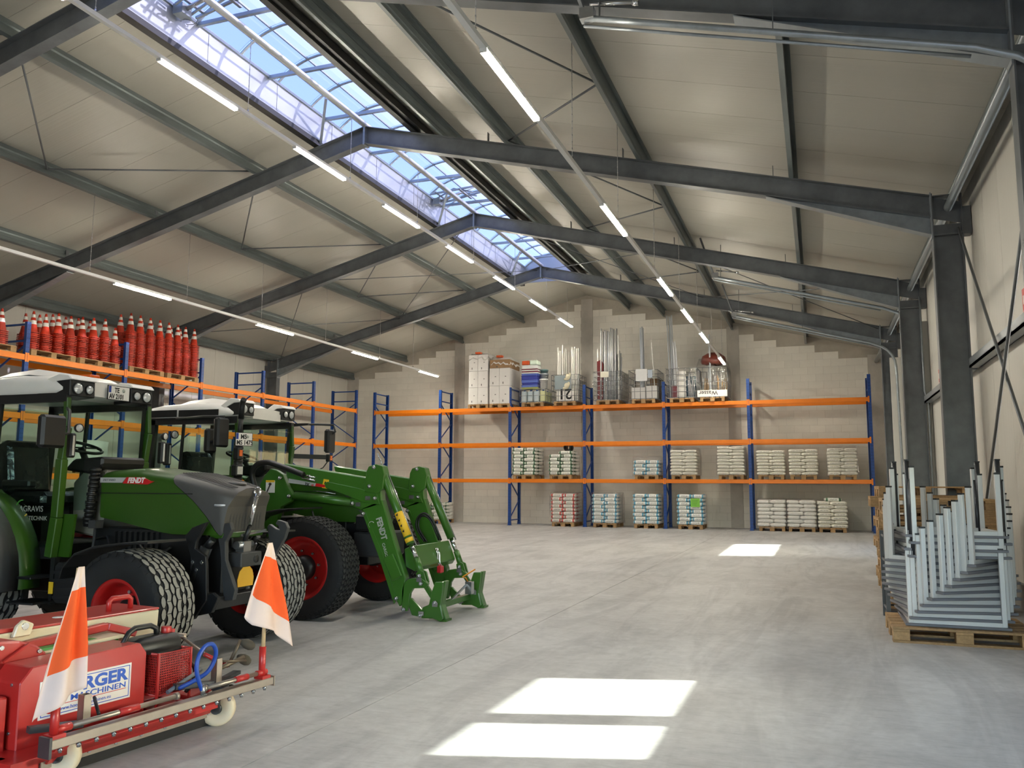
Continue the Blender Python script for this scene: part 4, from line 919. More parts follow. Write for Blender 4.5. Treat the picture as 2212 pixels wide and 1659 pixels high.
def tyre(R, w, rim, sgn, pos, parent, kind, name='wheel'):
    """axis along y; sgn -1 = outer face towards -y"""
    p = [(rim, -.42), (rim+.02, -.46), (R*.74, -.5), (R*.90, -.5), (R*.955, -.46), (R*.978, -.36), (R*.985, -.2), (R*.985, .2), (R*.978, .36), (R*.955, .46), (R*.90, .5), (R*.74, .5), (rim+.02, .46), (rim, .42)]
    o = MB().lathe([(r, h*w) for r, h in p], (0, 0, 0), Y3, 56, closed=True).build(name, RUBBER, parent); o.location = pos
    m = MB(); nc, n = (7, 32) if kind == 'turf' else (9, 56)
    cw = w*.94/nc; pit = 2*pi*R/n
    for c in range(nc):
        ya = -w*.47+cw*(c+.5)
        if kind == 'turf':
            if c % 2 == 0: sh = [(math.copysign(abs(cos(2*pi*i/10))**1.25, cos(2*pi*i/10))*cw*.36, sin(2*pi*i/10)*pit*.48) for i in range(10)]
            else:
                d = 1 if c % 4 == 1 else -1; sh = [((.16*(1-t*t*1.6)+.34)*cw*d, t*pit*.47) for t in (-1, -.5, 0, .5, 1)]+[((.16*(1-t*t*1.6)-.36)*cw*d, t*pit*.47) for t in (1, .5, 0, -.5, -1)]
        else:
            d = 1 if c % 2 else -1; sh = [((-.42)*cw, -.30*pit), (0, -.30*pit+.22*pit*d), (.42*cw, -.30*pit), (.42*cw, .34*pit), (0, .34*pit+.22*pit*d), (-.42*cw, .34*pit)]
        edge = abs(ya)/w; k = len(sh)
        for i in range(n):
            a0 = 2*pi*(i+(.5 if c % 2 else 0))/n; vs = []
            for lift in (-.004, .013):
                for dx, db in sh:
                    yy = ya+dx; e = abs(yy)/w; rr = R*(.985 if e < .2 else .985-.03*((e-.2)/.27)**2)+lift
                    vs.append((rr*cos(a0+db/R), yy, rr*sin(a0+db/R)))
            b = len(m.v); m.v += vs; m.f.append([b+k+j for j in range(k)]); m.mi.append(0); m.sm.append(False)
            for j in range(k): m.f.append([b+j, b+(j+1) % k, b+k+(j+1) % k, b+k+j]); m.mi.append(1); m.sm.append(False)
        if edge > .40 or True: pass
    for sd in (-1, 1):                      # shoulder lugs
        for i in range(n):
            a0 = 2*pi*(i+.25)/n; da = .3*2*pi/n; vs = []
            for y, r in ((sd*w*.465, R*.958), (sd*w*.505, R*.90)):
                for a in (a0-da, a0+da): vs.append((r*cos(a), y, r*sin(a)))
            for y, r in ((sd*w*.475, R*.975), (sd*w*.518, R*.905)):
                for a in (a0-da, a0+da): vs.append((r*cos(a), y, r*sin(a)))
            m.cur = 1; m.add(vs, [(0, 1, 3, 2), (4, 6, 7, 5), (0, 4, 5, 1), (2, 3, 7, 6), (0, 2, 6, 4), (1, 5, 7, 3)])
    m.build('tread_blocks', [TREADL if kind == 'turf' else TREADD, RUBBER], o, kind='stuff')
    s = sgn; deep = .02 if kind != 'turf' else -.06
    q = [(rim+.016, s*w*.43), (rim+.012, s*w*.45), (rim-.012, s*w*.44), (rim-.03, s*w*.32), (rim*.82, s*w*.20), (rim*.74, s*(w*.12+deep)), (rim*.40, s*(w*.14+deep)), (0, s*(w*.14+deep))]
    MB().lathe(q, (0, 0, 0), Y3, 40).build('rim', RIMRED, o)
    MB().lathe([(rim*.72, s*(w*.05+deep)), (rim*.84, s*w*.1), (rim-.02, -s*w*.3), (rim+.016, -s*w*.43)], (0, 0, 0), Y3, 40).build('rim_barrel', RIMRED, o)
    MB().lathe([(rim*.42, s*(w*.14+deep)), (rim*.40, s*(w*.14+deep+.05)), (rim*.3, s*(w*.14+deep+.085)), (0, s*(w*.14+deep+.09))], (0, 0, 0), Y3, 20).build('hub', BLACKM, o)
    b = MB()
    for i in range(8):
        a = 2*pi*i/8+.2; x, z = rim*.56*cos(a), rim*.56*sin(a); b.cyl((x, s*(w*.13+deep), z), (x, s*(w*.13+deep+.03), z), .014, 6)
    b.build('wheel_bolts', ZINC, o, kind='stuff')
    return o
def lerp_tab(tab, x):
    if x <= tab[0][0]: return tab[0][1]
    for (a, b), (c, d) in zip(tab, tab[1:]):
        if x <= c: return b+(d-b)*(x-a)/(c-a)
    return tab[-1][1]
def hood(t, badge):
    ZT = [(-.9, 1.555), (-.46, 1.575), (-.1, 1.535), (.2, 1.47), (.45, 1.405), (.6, 1.375)]; ZB = [(-.9, 1.145), (-.58, 1.10), (-.1, 1.015), (.45, 1.01)]
    HWD = [(-.9, .30), (-.4, .33), (.1, .325), (.42, .285), (.52, .245)]
    def P(x, j):
        zt, zb, hw = lerp_tab(ZT, x), lerp_tab(ZB, x), lerp_tab(HWD, x)
        L_ = [(-hw*.97, zb), (-hw, zb+.1*(zt-zb)), (-hw, zb+.35*(zt-zb)), (-hw, zb+.6*(zt-zb)), (-hw, zt-.085), (-hw+.012, zt-.055), (-hw+.045, zt-.025), (-hw+.11, zt-.008), (-hw*.35, zt+.006), (0, zt+.01)]
        y, z = L_[j] if j < 10 else (-L_[18-j][0], L_[18-j][1]); return (x, y, z)
    def xb(j): return [.40, .365, .28, .15, -.05, -.075, -.085, -.09, -.09, -.09][j if j < 10 else 18-j]
    def xf(j): return [.43, .435, .445, .465, .50, .515, .515, .51, .505, .50][j if j < 10 else 18-j]
    m = MB(); m.grid([[P(-.88+(xb(j)+.88)*i/14, j) for j in range(19)] for i in range(15)], True)
    o = m.build('hood', GREEN, t)
    m = MB(); rows = [[P(xb(j)+.004+(xf(j)-xb(j))*i/10, j) for j in range(19)] for i in range(11)]
    rows = [[(x, y*1.004, z+.003) for x, y, z in r] for r in rows]
    m.grid(rows, True); fr = rows[-1]
    for k in range(9): m.add([fr[k], fr[k+1], fr[17-k], fr[18-k]], [(0, 1, 2, 3)] if k < 8 else [(0, 1, 2)], False)
    g = m.build('nose_cover', GREY, t)
    rb = MB()
    for i in range(13):
        y = -.21+.035*i
        rb.bar((-.06, y, lerp_tab(ZT, -.06)+.014-abs(y)*.03), (.2, y, lerp_tab(ZT, .2)+.012-abs(y)*.03), .012, .006).bar((.2, y, lerp_tab(ZT, .2)+.012-abs(y)*.03), (.45, y*.9, lerp_tab(ZT, .45)+.010-abs(y)*.03), .012, .006)
    rb.build('rib', GREY, g, kind='stuff')
    gr = MB()
    for i in range(11): gr.bar((.436, -.20+.04*i, 1.05), (.462, -.20+.04*i, 1.25), .016, .006, X3)
    gr.build('grille_slats', DGREY, g, kind='stuff')
    m = MB().tube([(.36, -.30, 1.262), (.44, -.272, 1.262), (.478, -.2, 1.30), (.49, -.06, 1.31)], .011, 6); m.build('light_strip', LENS, g)
    m = MB().tube([(.36, .30, 1.262), (.44, .272, 1.262), (.478, .2, 1.30), (.49, .06, 1.31)], .011, 6); m.build('light_strip', LENS, g)
    MB().lathe([(0, 0), (.075, 0), (.085, -.004), (.085, -.012)], (.34, 0, 1.455), (.1, 0, 1), 20).build('cap_disc', DGREY, g)
    MB().plate([(.30, .985), (.43, .985), (.45, 1.035), (.30, 1.035)], -.275, .275).build('lower_trim', GREEN, t, bev=.008)
    MB().box(-.88, .15, -.335, -.331, 1.352, 1.36).build('crease', BLACK, o)
    if badge:
        y = -.338; pl = MB()
        MB().plate([(-.86, 1.447), (-.61, 1.447), (-.57, 1.492), (-.86, 1.492)], y, y+.02).build('decal', DECALG, o)
        MB().plate([(-.605, 1.44), (-.33, 1.432), (-.26, 1.458), (-.30, 1.462), (-.38, 1.495), (-.565, 1.495)], y, y+.02).build('decal', DECALR, o)
        text('FENDT', .062, (-.55, y-.001, 1.447), X3, Z3, WHITEP, o, bold=.003, shear=.25, sx=.95)
        text('210 F VARIO', .026, (-.83, y-.001, 1.462), X3, Z3, DGREY, o, shear=.2)
def lamp(p, r, d, parent, name='lamp'):
    d = V(d).normalized(); p = V(p); o = MB().lathe([(r*.6, -.05), (r*1.08, -.02), (r*1.1, .008), (r*.95, .01), (r*.93, 0)], p, d, 18).build(name, BLACK, parent)
    MB().lathe([(r*.94, .0), (r*.7, .008), (0, .012)], p, d, 18).build('lens', LENS, o); return o
def number_plate(t, c, l1, l2, w, h, u=Y3):
    u = V(u).normalized(); n = u.cross(Z3); c = V(c); m = MB()
    def q(a, b, d): return c+u*a+Z3*b+n*d
    def slab(a0, a1, b0, b1, d0, d1):
        return MB().add([q(a0, b0, d0), q(a1, b0, d0), q(a1, b1, d0), q(a0, b1, d0), q(a0, b0, d1), q(a1, b0, d1), q(a1, b1, d1), q(a0, b1, d1)], [(0, 3, 2, 1), (4, 5, 6, 7), (0, 1, 5, 4), (1, 2, 6, 5), (2, 3, 7, 6), (3, 0, 4, 7)])
    o = slab(-w/2-.006, w/2+.006, -.006, h+.006, -.01, 0).build('number_plate', BLACK, t)
    slab(-w/2, w/2, 0, h, 0, .002).build('plate_face', WHITEP, o)
    slab(-w/2+.002, -w/2+.03, h*.5, h-.002, .002, .003).build('blue_field', BLUEP, o)
    MB().lathe([(.018, .0), (.018, .002), (0, .002)], q(w*.22, h*.72, .001), n, 14).build('seal', GREYT, o)
    text(l1, h*.52, q(-w*.22, h*.53, .0035), u, Z3, INK, o, bold=.002, sx=.8); text(l2, h*.52, q(-w*.46, h*.06, .0035), u, Z3, INK, o, bold=.002, sx=.76)
def cab(t, roof_x, hw, lampz, dark_band=False):
    """pillars, glass, roof and interior of a narrow tractor cab; local x forward"""
    x1 = -1.13
    for s in (-1, 1):
        m = MB()
        for (a, wa), (b, wb) in zip([((-1.19, .8), .075), ((-1.15, 1.14), .072), ((-1.135, 1.65), .06), ((-1.10, 1.93), .045)], [((-1.15, 1.14), .072), ((-1.135, 1.65), .06), ((-1.10, 1.93), .045), ((-1.12, 2.2), .04)]):
            m.bar((a[0], s*hw, a[1]), (b[0], s*hw, b[1]), wa, wa*1.1, X3)
        m.build('front_pillar', GREEN, t, bev=.006)
        MB().bar((-1.16, s*(hw-.03), 1.2), (-1.13, s*(hw-.03), 2.2), .03, .03, X3).build('window_seal', BLACK, t)
        MB().bar((-2.42, s*hw, 1.2), (-2.36, s*hw, 2.22), .06, .08, X3).build('rear_pillar', BLACKM, t)
        MB().bar((-1.95, s*(hw+.005), 1.25), (-1.9, s*(hw+.005), 2.2), .025, .03, X3).build('door_post', BLACKM, t)
        MB().box(-2.4, -1.1, min(s*(hw-.03), s*(hw+.03)), max(s*(hw-.03), s*(hw+.03)), 2.16, 2.24).build('roof_rail', BLACKM, t)
        MB().plate([(-1.52, .88), (-1.2, .88), (-1.15, 1.2), (-1.12, 2.16), (-2.38, 2.16), (-2.40, 1.42), (-1.84, 1.36), (-1.64, 1.18)], s*hw-.004, s*hw+.004).build('door_glass', CABGLASS, t)
        m = MB().tube([(-1.84, s*(hw+.008), 1.37), (-1.73, s*(hw+.008), 1.29), (-1.61, s*(hw+.008), 1.13), (-1.51, s*(hw+.008), .98), (-1.47, s*(hw+.008), .84)], .017, 6); m.build('door_frame', GREEN, t)
        MB().plate([(-1.18, .80), (-1.14, 1.17), (-.99, 1.17), (-1.03, .80)], s*(hw-.07), s*(hw-.045)).build('side_panel', GREEN, t)
    MB().plate([(-1.13, 1.2), (-1.125, 1.2), (-1.095, 2.18), (-1.10, 2.18)], -hw+.03, hw-.03).build('windscreen', CABGLASS, t)
    MB().plate([(-2.42, 1.3), (-2.412, 1.3), (-2.362, 2.18), (-2.37, 2.18)], -hw+.03, hw-.03).build('rear_window', CABGLASS, t)
    MB().box(-2.45, -1.16, -hw+.01, hw-.01, .78, .9).build('cab_floor', BLACK, t)
    MB().box(-2.45, -2.3, -hw+.03, hw-.03, .9, 1.3).build('rear_wall', TRIM, t)
    MB().plate([(-1.28, 1.0), (-.93, .95), (-.90, 1.55), (-1.1, 1.62), (-1.3, 1.45)], -.2, .2).build('console', TRIM, t, bev=.02)
    MB().plate([(-1.36, 1.56), (-1.0, 1.52), (-.9, 1.6), (-.9, 1.68), (-1.25, 1.66)], -.26, .26).build('dashboard', BLACK, t, bev=.02)
    m = MB().tube([(-1.45+.20*cos(a)*.9, .20*sin(a), 1.78-.20*cos(a)*.30) for a in [2*pi*i/28 for i in range(28)]], .015, 8, True)
    o = m.build('steering_wheel', BLACK, t); MB().cyl((-1.44, 0, 1.77), (-1.28, 0, 1.5), .03, 10).build('column', BLACK, o); MB().bar((-1.45, -.19, 1.775), (-1.45, .19, 1.775), .03, .015).build('spoke', BLACK, o)
    o = MB().box(-2.05, -1.6, -.24, .24, 1.22, 1.36).build('seat', SEATM, t, bev=.04); MB().plate([(-2.2, 1.3), (-2.02, 1.34), (-2.08, 1.82), (-2.2, 1.86), (-2.28, 1.8)], -.23, .23).build('seat_back', SEATM, o, bev=.04)
    MB().box(-1.95, -1.7, -.15, .15, .9, 1.22).build('seat_base', BLACK, o); MB().box(-2.0, -1.65, -.36, -.27, 1.4, 1.47).build('armrest', BLACK, o, bev=.015)
    # roof shell
    X0 = roof_x[0]; sec = [(X0, 2.26, 2.33, hw-.12), (X0+.08, 2.235, 2.385, hw+.01), (X0+.3, 2.23, 2.41, hw+.045), (-1.75, 2.23, 2.43, hw+.05), (-1.45, 2.23, 2.415, hw+.05), (-1.25, 2.235, 2.385, hw+.04), (-1.12, 2.25, 2.36, hw+.0)]
    rows = []
    for x, zb, zt, w in sec:
        rows.append([(x, -w+.03, zb), (x, -w, zb+.025), (x, -w, zt-.075), (x, -w+.03, zt-.03), (x, -w+.14, zt), (x, 0, zt+.02), (x, w-.14, zt), (x, w-.03, zt-.03), (x, w, zt-.075), (x, w, zb+.025), (x, w-.03, zb)])
    m = MB(); m.grid(rows, True, True)
    for r in (rows[0], rows[-1]): m.add(r, [tuple(range(11))])
    rf = m.build('roof', WHITEP, t)
    MB().grid([[(x, y*k, z) for y, k in [(-.4, 1), (-.3, 1), (0, 1), (.3, 1), (.4, 1)] for z in [zt + (.055*f if abs(y) < .35 else -.01)]] for x, zt, f in [(-2.2, 2.41, .0), (-2.05, 2.43, .8), (-1.7, 2.445, 1.), (-1.45, 2.42, .7), (-1.3, 2.39, .0)]]).build('roof_hatch', WHITEP, rf)
    if dark_band:
        for s in (-1, 1): MB().box(X0+.1, -1.98, s*(hw+.045)-.008, s*(hw+.045)+.008, 2.25, 2.335).box(-1.95, -1.36, s*(hw+.045)-.008, s*(hw+.045)+.008, 2.25, 2.33).build('roof_band', BLACK, rf)
    for s in (-1, 1):
        a, b = (s*(hw+.02), s*(hw-.27)) if s > 0 else (s*(hw+.02), s*(hw-.27))
        y0, y1 = min(a, b), max(a, b)
        MB().plate([(-1.36, 2.375), (-1.22, lampz+.13), (-1.10, lampz+.115), (-1.06, lampz+.075), (-1.16, lampz+.07), (-1.3, 2.34)], y0, y1).build('lamp_hood', WHITEP, rf, bev=.008)
        pod = MB().plate([(-1.3, lampz-.085), (-1.08, lampz-.07), (-1.085, lampz+.075), (-1.3, lampz+.07)], y0+.006, y1-.006).build('lamp_pod', BLACK, t, bev=.006)
        for k, r in ((.07, .052), (.195, .042)): lamp((-1.075, s*(hw-k+.0), lampz), r, (1, -.1, -.05), pod)
    MB().box(-1.3, -1.1, -hw+.27, hw-.27, 2.235, 2.325).build('fascia', WHITEP, rf)
    return rf
def arch_strip(cx, cz, r, a0, a1, y0, y1, th=.02, n=14):
    m = MB(); rows = []
    for i in range(n+1):
        a = RD(a0+(a1-a0)*i/n); c, s = cos(a), sin(a); rows.append([(cx+r*c, y0, cz+r*s), (cx+r*c, y1, cz+r*s), (cx+(r-th)*c, y1, cz+(r-th)*s), (cx+(r-th)*c, y0, cz+(r-th)*s)])
    m.grid(rows, True, True); m.add(rows[0], [(0, 1, 2, 3)]); m.add(rows[-1], [(3, 2, 1, 0)]); return m
def strip(path, y0, y1, th=.018):
    m = MB(); n = len(path); rows = []
    for x, z in path: rows.append([(x, y0, z), (x, y1, z), (x, y1, z-th), (x, y0, z-th)])
    m.grid(rows, False, True); m.add(rows[0], [(0, 1, 2, 3)]); m.add(rows[-1], [(3, 2, 1, 0)]); return m
def running_gear(t, R, w, rim, half, kind, R2, x2):
    for s in (-1, 1):
        tyre(R, w, rim, s, (0, s*(half-w/2), R), t, kind)
        tyre(R2, w+.06, R2*.56, s, (x2, s*(half-w/2-.03), R2), t, kind)
    MB().bar((0, -half+w, R), (0, half-w, R), .13, .12).cyl((0, -half+w*.6, R), (0, -half+w*1.2, R), .11, 14).cyl((0, half-w*.6, R), (0, half-w*1.2, R), .11, 14).build('front_axle', BLACKM, t)
    MB().bar((x2, -half+w, R2), (x2, half-w, R2), .22, .22).build('rear_axle', BLACKM, t)
    MB().box(-2.3, -.9, -.2, .2, .45, .8).box(-1.0, .1, -.24, .24, .55, 1.05).box(.0, .36, -.17, .17, .52, 1.0).build('engine_block', BLACKM, t, bev=.01)
    m = MB()
    for k in range(9): m.box(-.75+.06*k, -.72+.06*k, -.27, -.24, .75+.02*(k % 2), 1.02)
    m.tube([(-.85, -.28, .72), (-.6, -.29, .8), (-.3, -.28, .78), (-.1, -.27, .9)], .014, 6).tube([(-.9, -.3, .95), (-.75, -.33, .98), (-.66, -.33, .8), (-.7, -.3, .68)], .012, 6)
    m.build('engine_parts', BLACK, t, kind='stuff')
    for s in (-1, 1):
        m = strip([(-.57, .70), (-.54, .79), (-.43, .89), (-.24, .95), (.04, .985), (.30, 1.0)] if R < .5 else [(-.86, .86), (-.80, .98), (-.66, 1.09), (-.48, 1.14), (-.28, 1.17), (.02, 1.19)], min(s*(half-w-.02), s*half), max(s*(half-w-.02), s*half))
        f = m.build('front_fender', BLACK, t, bev=.004); MB().tube([(0, s*.3, R+.1), (0, s*(half-w), R+.3), (.02, s*(half-w/2), R+R+.06)], .012, 6).build('fender_stay', BLACKM, f)
        arch_strip(x2, R2, R2+.12, -8, 150, min(s*.5, s*.72), max(s*.5, s*.72)).build('rear_fender', GREEN, t)
        arch_strip(x2, R2, R2+.125, -8, 150, min(s*.72, s*(half)), max(s*.72, s*(half)), .03).build('fender_extension', DGREY, t)
def steps(t, hw):
    for z, x in ((.63, -1.44), (.42, -1.40)): MB().box(x, x+.3, -hw-.24, -hw+.02, z, z+.02).build('step', BLACKM, t, bev=.004)
    for x in (-1.46, -1.14): MB().plate([(x, .4), (x+.03, .4), (x+.05, .8), (x, .8)], -hw-.05, -hw+.0).build('step_hanger', BLACK, t)
    f = MB().box(-1.08, -.62, -hw-.08, -.26, .42, .76).build('fuel_tank', BLACK, t, bev=.03)
    for i in range(4): MB().box(-1.06, -.64, -hw-.086, -hw-.08, .46+.07*i, .485+.07*i).build('tank_rib', BLACKM, f)
    MB().box(-1.1, -1.05, -hw-.09, -hw-.084, .5, .6).build('sticker', YEL, f)
def mirror(t, x, y, z0, z1, w, arm):
    o = MB().box(x-.05, x+.03, y-w/2, y+w/2, z0, z1).build('mirror', BLACK, t, bev=.022); MB().box(x-.054, x-.05, y-w/2+.02, y+w/2-.02, z0+.02, z1-.02).build('mirror_glass', CHROME, o)
    MB().tube(arm, .014, 8).build('mirror_arm', BLACKM, o)

def shifted(t, fn, d):
    old = set(t.children); fn()
    for c in t.children:
        if c not in old: c.location = V(c.location)+V(d)
# --- near tractor with the front linkage
T1 = thing('tractor', 'near green tractor with white roof, pale worn turf tyres and front linkage hooks', 'tractor', (-5.13, 6.12, 0))
running_gear(T1, .46, .40, .235, .97, 'turf', .64, -2.06)
hood(T1, True); shifted(T1, lambda: cab(T1, (-2.55, 0), .48, 2.285), (0, -.03, 0)); steps(T1, .5)
number_plate(T1, (-1.07, .02, 2.225), 'TE', 'AV 2101', .25, .125)
mirror(T1, -.80, -.92, 1.73, 2.0, .24, [(-.79, -.84, 1.84), (-.80, -.76, 1.86), (-.85, -.72, 2.05), (-1.1, -.52, 2.1)])
o = MB().box(-1.1, -1.04, .58, .64, 1.64, 1.86).build('indicator', BLACK, T1, bev=.012); MB().box(-1.041, -1.036, .60, .62, 1.66, 1.84).build('indicator_lens', LENS, o)
lamp((-.86, -.60, 1.915), .035, (1, -.25, 0), T1, 'work_lamp'); lamp((-1.02, .60, 1.91), .035, (1, 0, 0), T1, 'work_lamp')
o = MB().box(-.97, -.91, -.63, -.57, 1.66, 1.87).build('indicator', BLACK, T1, bev=.012); MB().box(-.912, -.906, -.615, -.595, 1.68, 1.85).build('indicator_lens', LENS, o)
MB().box(-1.7, -1.52, .1, .22, 2.47, 2.50).build('beacon', AMBER, T1, bev=.008)
m = MB()
for i in range(14): m.cyl((-.98+.004*i, -.33, 1.08+.036*i), (-.978+.004*i, -.33, 1.104+.036*i), .042+.008*(i % 2), 12)
m.cyl((-.98, -.33, 1.06), (-.93, -.33, 1.58), .038, 12).build('exhaust', BLACK, T1)
MB().box(-.88, -.80, -.42, -.33, 1.05, 1.12).tube([(-.84, -.38, 1.05), (-.84, -.4, .8), (-.7, -.38, .78)], .012, 6).build('valve_block', DGREY, T1)
gd = MB().tube([(-1.20-.075*cos(a)-.34, -.53, 1.215+.075*sin(a)) for a in [RD(-30+20*i) for i in range(7)]], .006, 6).build('logo_arc', mat('logo green', (64, 132, 50), .4, 0, 0), T1)
MB().tube([(-1.54-.075*cos(a), -.53, 1.215+.075*sin(a)) for a in [RD(-140+18*i) for i in range(6)]], .006, 6).build('logo_arc', mat('logo yellow', (190, 170, 70), .4, 0, 0), T1)
text('AGRAVIS', .072, (-1.58, -.528, 1.19), X3, Z3, GREYT, T1); text('TECHNIK', .052, (-1.24, -.528, 1.115), X3, Z3, GREYT, T1, align='RIGHT')
# front linkage
MB().box(.28, .53, -.14, .14, .74, .86).build('drawbar_block', DGREY, T1, bev=.008); MB().lathe([(.035, 0), (.035, .004), (0, .004)], (.53, .06, .80), X3, 14).build('block_hole', BLACK, T1)
MB().plate([(.39, 1.13), (.24, 1.08), (.17, 1.01), (.25, .82), (.31, .73), (.20, .42), (.30, .34), (.42, .5), (.40, .78), (.39, .85), (.28, .91), (.29, .97)], -.42, -.385).build('linkage_arm', BLACKM, T1, bev=.004)
MB().plate([(.37, 1.04), (.41, 1.1), (.50, 1.12), (.52, 1.06), (.46, .96), (.47, .81), (.58, .57), (.56, .49), (.47, .48), (.41, .9)], -.27, -.225).build('linkage_hook', DGREY, T1, bev=.004)
MB().plate([(.41, 1.05), (.43, 1.08), (.50, 1.04), (.545, 1.03), (.53, 1.07), (.50, 1.08), (.52, 1.12), (.60, 1.1), (.63, 1.05), (.60, .96), (.49, .79), (.39, .50), (.30, .52), (.42, .85), (.44, .93)], .36, .405).build('linkage_hook', DGREY, T1, bev=.004)
m = MB().plate([(.2, .34), (.46, .40), (.52, .52), (.46, .56), (.22, .46)], -.40, -.36).plate([(.2, .34), (.46, .40), (.52, .52), (.46, .56), (.22, .46)], .36, .40); m.box(.36, .48, -.38, .38, .42, .52); m.build('lower_link', BLACKM, T1, bev=.006)
for y in (-.3, .3): MB().cyl((.08, y, .42), (.30, y, .92), .05, 14).cyl((.30, y, .92), (.36, y, .98), .03, 10).build('lift_cylinder', BLACKM, T1)
b = MB()
for x, z in ((.27, .80), (.36, .80), (.31, .74)): b.cyl((x, -.432, z), (x, -.42, z), .014, 8)
b.build('bolts', ZINC, T1)
tl = MB().tube([(.56, .0, 1.36), (.49, 0, 1.05)], .017, 10).tube([(.555, -.03, 1.33), (.52, -.03, 1.15)], .008, 6).build('top_link', CHROME, T1)
MB().tube([(.56+.03*cos(a), 0, 1.375+.03*sin(a)) for a in [2*pi*i/14 for i in range(14)]], .013, 8, True).build('link_eye', CHROME, tl); MB().cyl((.50, 0, 1.08), (.44, 0, .93), .022, 10).build('link_sleeve', BLACKM, tl)
MB().cyl((.44, -.1, .92), (.44, .1, .92), .035, 12).box(.40, .48, -.05, .05, .86, .95).build('link_clevis', ZINC, tl); MB().tube([(.42, -.08, 1.15), (.38, -.09, 1.0), (.40, -.09, .9)], .014, 6).build('link_hook', DGREY, tl)
sh = [(-.10, .57), (.10, .57), (.11, .64), (.09, .70), (.04, .745), (-.03, .74), (-.08, .70), (-.11, .63)]
MB().add([(.47, y, z) for y, z in sh]+[(.475, y, z) for y, z in sh], [tuple(range(8)), tuple(range(8, 16))]+[(i, (i+1) % 8, 8+(i+1) % 8, 8+i) for i in range(8)]).build('shaft_guard', mat('yellow guard', (222, 170, 50), .45, 0, .05), T1)
MB().bar((.44, .3, 1.03), (.44, -.05, 1.0), .022, .022).build('linkage_pin', ZINC, T1)

# --- far tractor with the front loader
T2 = thing('tractor', 'far green tractor with white roof and a lowered green front loader', 'tractor', (-5.25, 8.80, 0))
running_gear(T2, .545, .36, .325, 1.0, 'road', .72, -2.2)
hood(T2, False); shifted(T2, lambda: cab(T2, (-2.60, 0), .55, 2.335, True), (-.12, 0, 0)); steps(T2, .54)
lamp((.50, -.30, 1.0), .07, (1, -.5, 0), T2, 'headlamp'); MB().box(.3, .50, -.38, -.2, .92, 1.1).build('headlamp_frame', BLACK, T2, bev=.02)
MB().box(.22, .60, -.28, .28, .62, .90).build('front_weight', DGREY, T2, bev=.02)
mirror(T2, -1.2, -.86, 1.86, 2.2, .2, [(-1.2, -.84, 2.1), (-1.2, -.84, 2.215), (-1.5, -.82, 2.225), (-2.1, -.6, 2.23)]); mirror(T2, -1.4, -.80, 1.80, 2.08, .16, [(-1.38, -.84, 1.92), (-1.28, -.86, 1.93), (-1.2, -.86, 1.95)])
mirror(T2, -.96, 1.06, 1.86, 2.18, .18, [(-.96, 1.06, 2.1), (-.90, 1.08, 2.15), (-.92, 1.06, 2.24), (-1.15, 1.0, 2.25), (-1.5, .6, 2.22)])
MB().plate([(-1.7, 2.18), (-1.1, 2.22), (-1.1, 2.245), (-1.7, 2.25)], .72, .76).build('mirror_bracket', BLACKM, T2)
lamp((-2.06, -.66, 2.03), .045, (1, -.3, 0), T2, 'work_lamp'); o = MB().box(-2.2, -2.12, -.70, -.62, 1.66, 1.93).build('indicator', BLACK, T2, bev=.015); MB().box(-2.12, -2.115, -.67, -.65, 1.68, 1.9).build('indicator_lens', LENS, o)
m = MB().cyl((-1.13, -.64, 1.40), (-1.13, -.64, 1.95), .05, 14)
for i in range(13): m.cyl((-1.13, -.64, 1.41+.04*i), (-1.13, -.64, 1.43+.04*i), .056, 14)
m.cyl((-1.13, -.64, 1.95), (-1.115, -.64, 2.25), .03, 12).tube([(-1.115, -.64, 2.2), (-1.11, -.64, 2.34), (-1.09, -.65, 2.41), (-1.07, -.66, 2.43)], .034, 10).build('exhaust', BLACK, T2)
number_plate(T2, (-1.03, -.68, 1.885), 'MS', 'MS 1475', .20, .145, (.5, 1, 0))
o = MB().box(-1.12, -1.04, -.76, -.68, 1.72, 1.86).build('indicator', BLACK, T2, bev=.01); MB().box(-1.04, -1.03, -.745, -.695, 1.76, 1.83).build('indicator_lens', AMBER, o)
o = MB().box(-1.12, -1.04, -.78, -.66, 1.53, 1.66).build('work_lamp', BLACK, T2, bev=.01); MB().box(-1.04, -1.032, -.765, -.675, 1.55, 1.64).build('lens', LENS, o)
o = MB().bar((-1.35, .60, 1.81), (-.93, .99, 1.80), .03, .06).build('indicator_arm', BLACK, T2); MB().box(-.96, -.90, .95, 1.03, 1.74, 1.84).build('indicator', BLACK, o, bev=.008); MB().box(-.90, -.893, .965, 1.015, 1.76, 1.82).build('indicator_lens', AMBER, o)
MB().tube([(-.93, .98, 1.76), (-1.0, .96, 1.66), (-1.1, .9, 1.6), (-1.05, .85, 1.52)], .008, 6).build('cable', BLACK, o)
# loader
GREENL = mat('loader green', (58, 108, 32), .36, 0, .06, 2, coat=.25)
UP = [(-.58, 1.68), (.51, 1.52), (.70, 1.46), (.72, 1.25), (.64, 1.20), (.46, 1.15), (.32, 1.2), (.31, 1.29), (.37, 1.3), (0, 1.41), (-.52, 1.49)]
DN = [(.46, 1.18), (.72, 1.28), (.88, .83), (1.03, .44), (1.01, .18), (.96, .13), (.89, .25), (.68, .77)]
KN = [(.50, 1.36), (.52, 1.58), (.55, 1.64), (.64, 1.665), (.72, 1.645), (.75, 1.55), (.735, 1.40), (.66, 1.34)]
REIN = [(-.02, 1.45), (.02, 1.47), (.42, 1.40), (.66, 1.34), (.70, 1.22), (.50, 1.24), (.30, 1.31), (.0, 1.40)]
CURV = [(.99, .09), (.985, .31), (1.01, .39), (1.06, .43), (1.14, .445), (1.23, .44), (1.30, .39), (1.26, .345), (1.12, .335), (1.085, .28), (1.07, .15), (1.05, .09)]
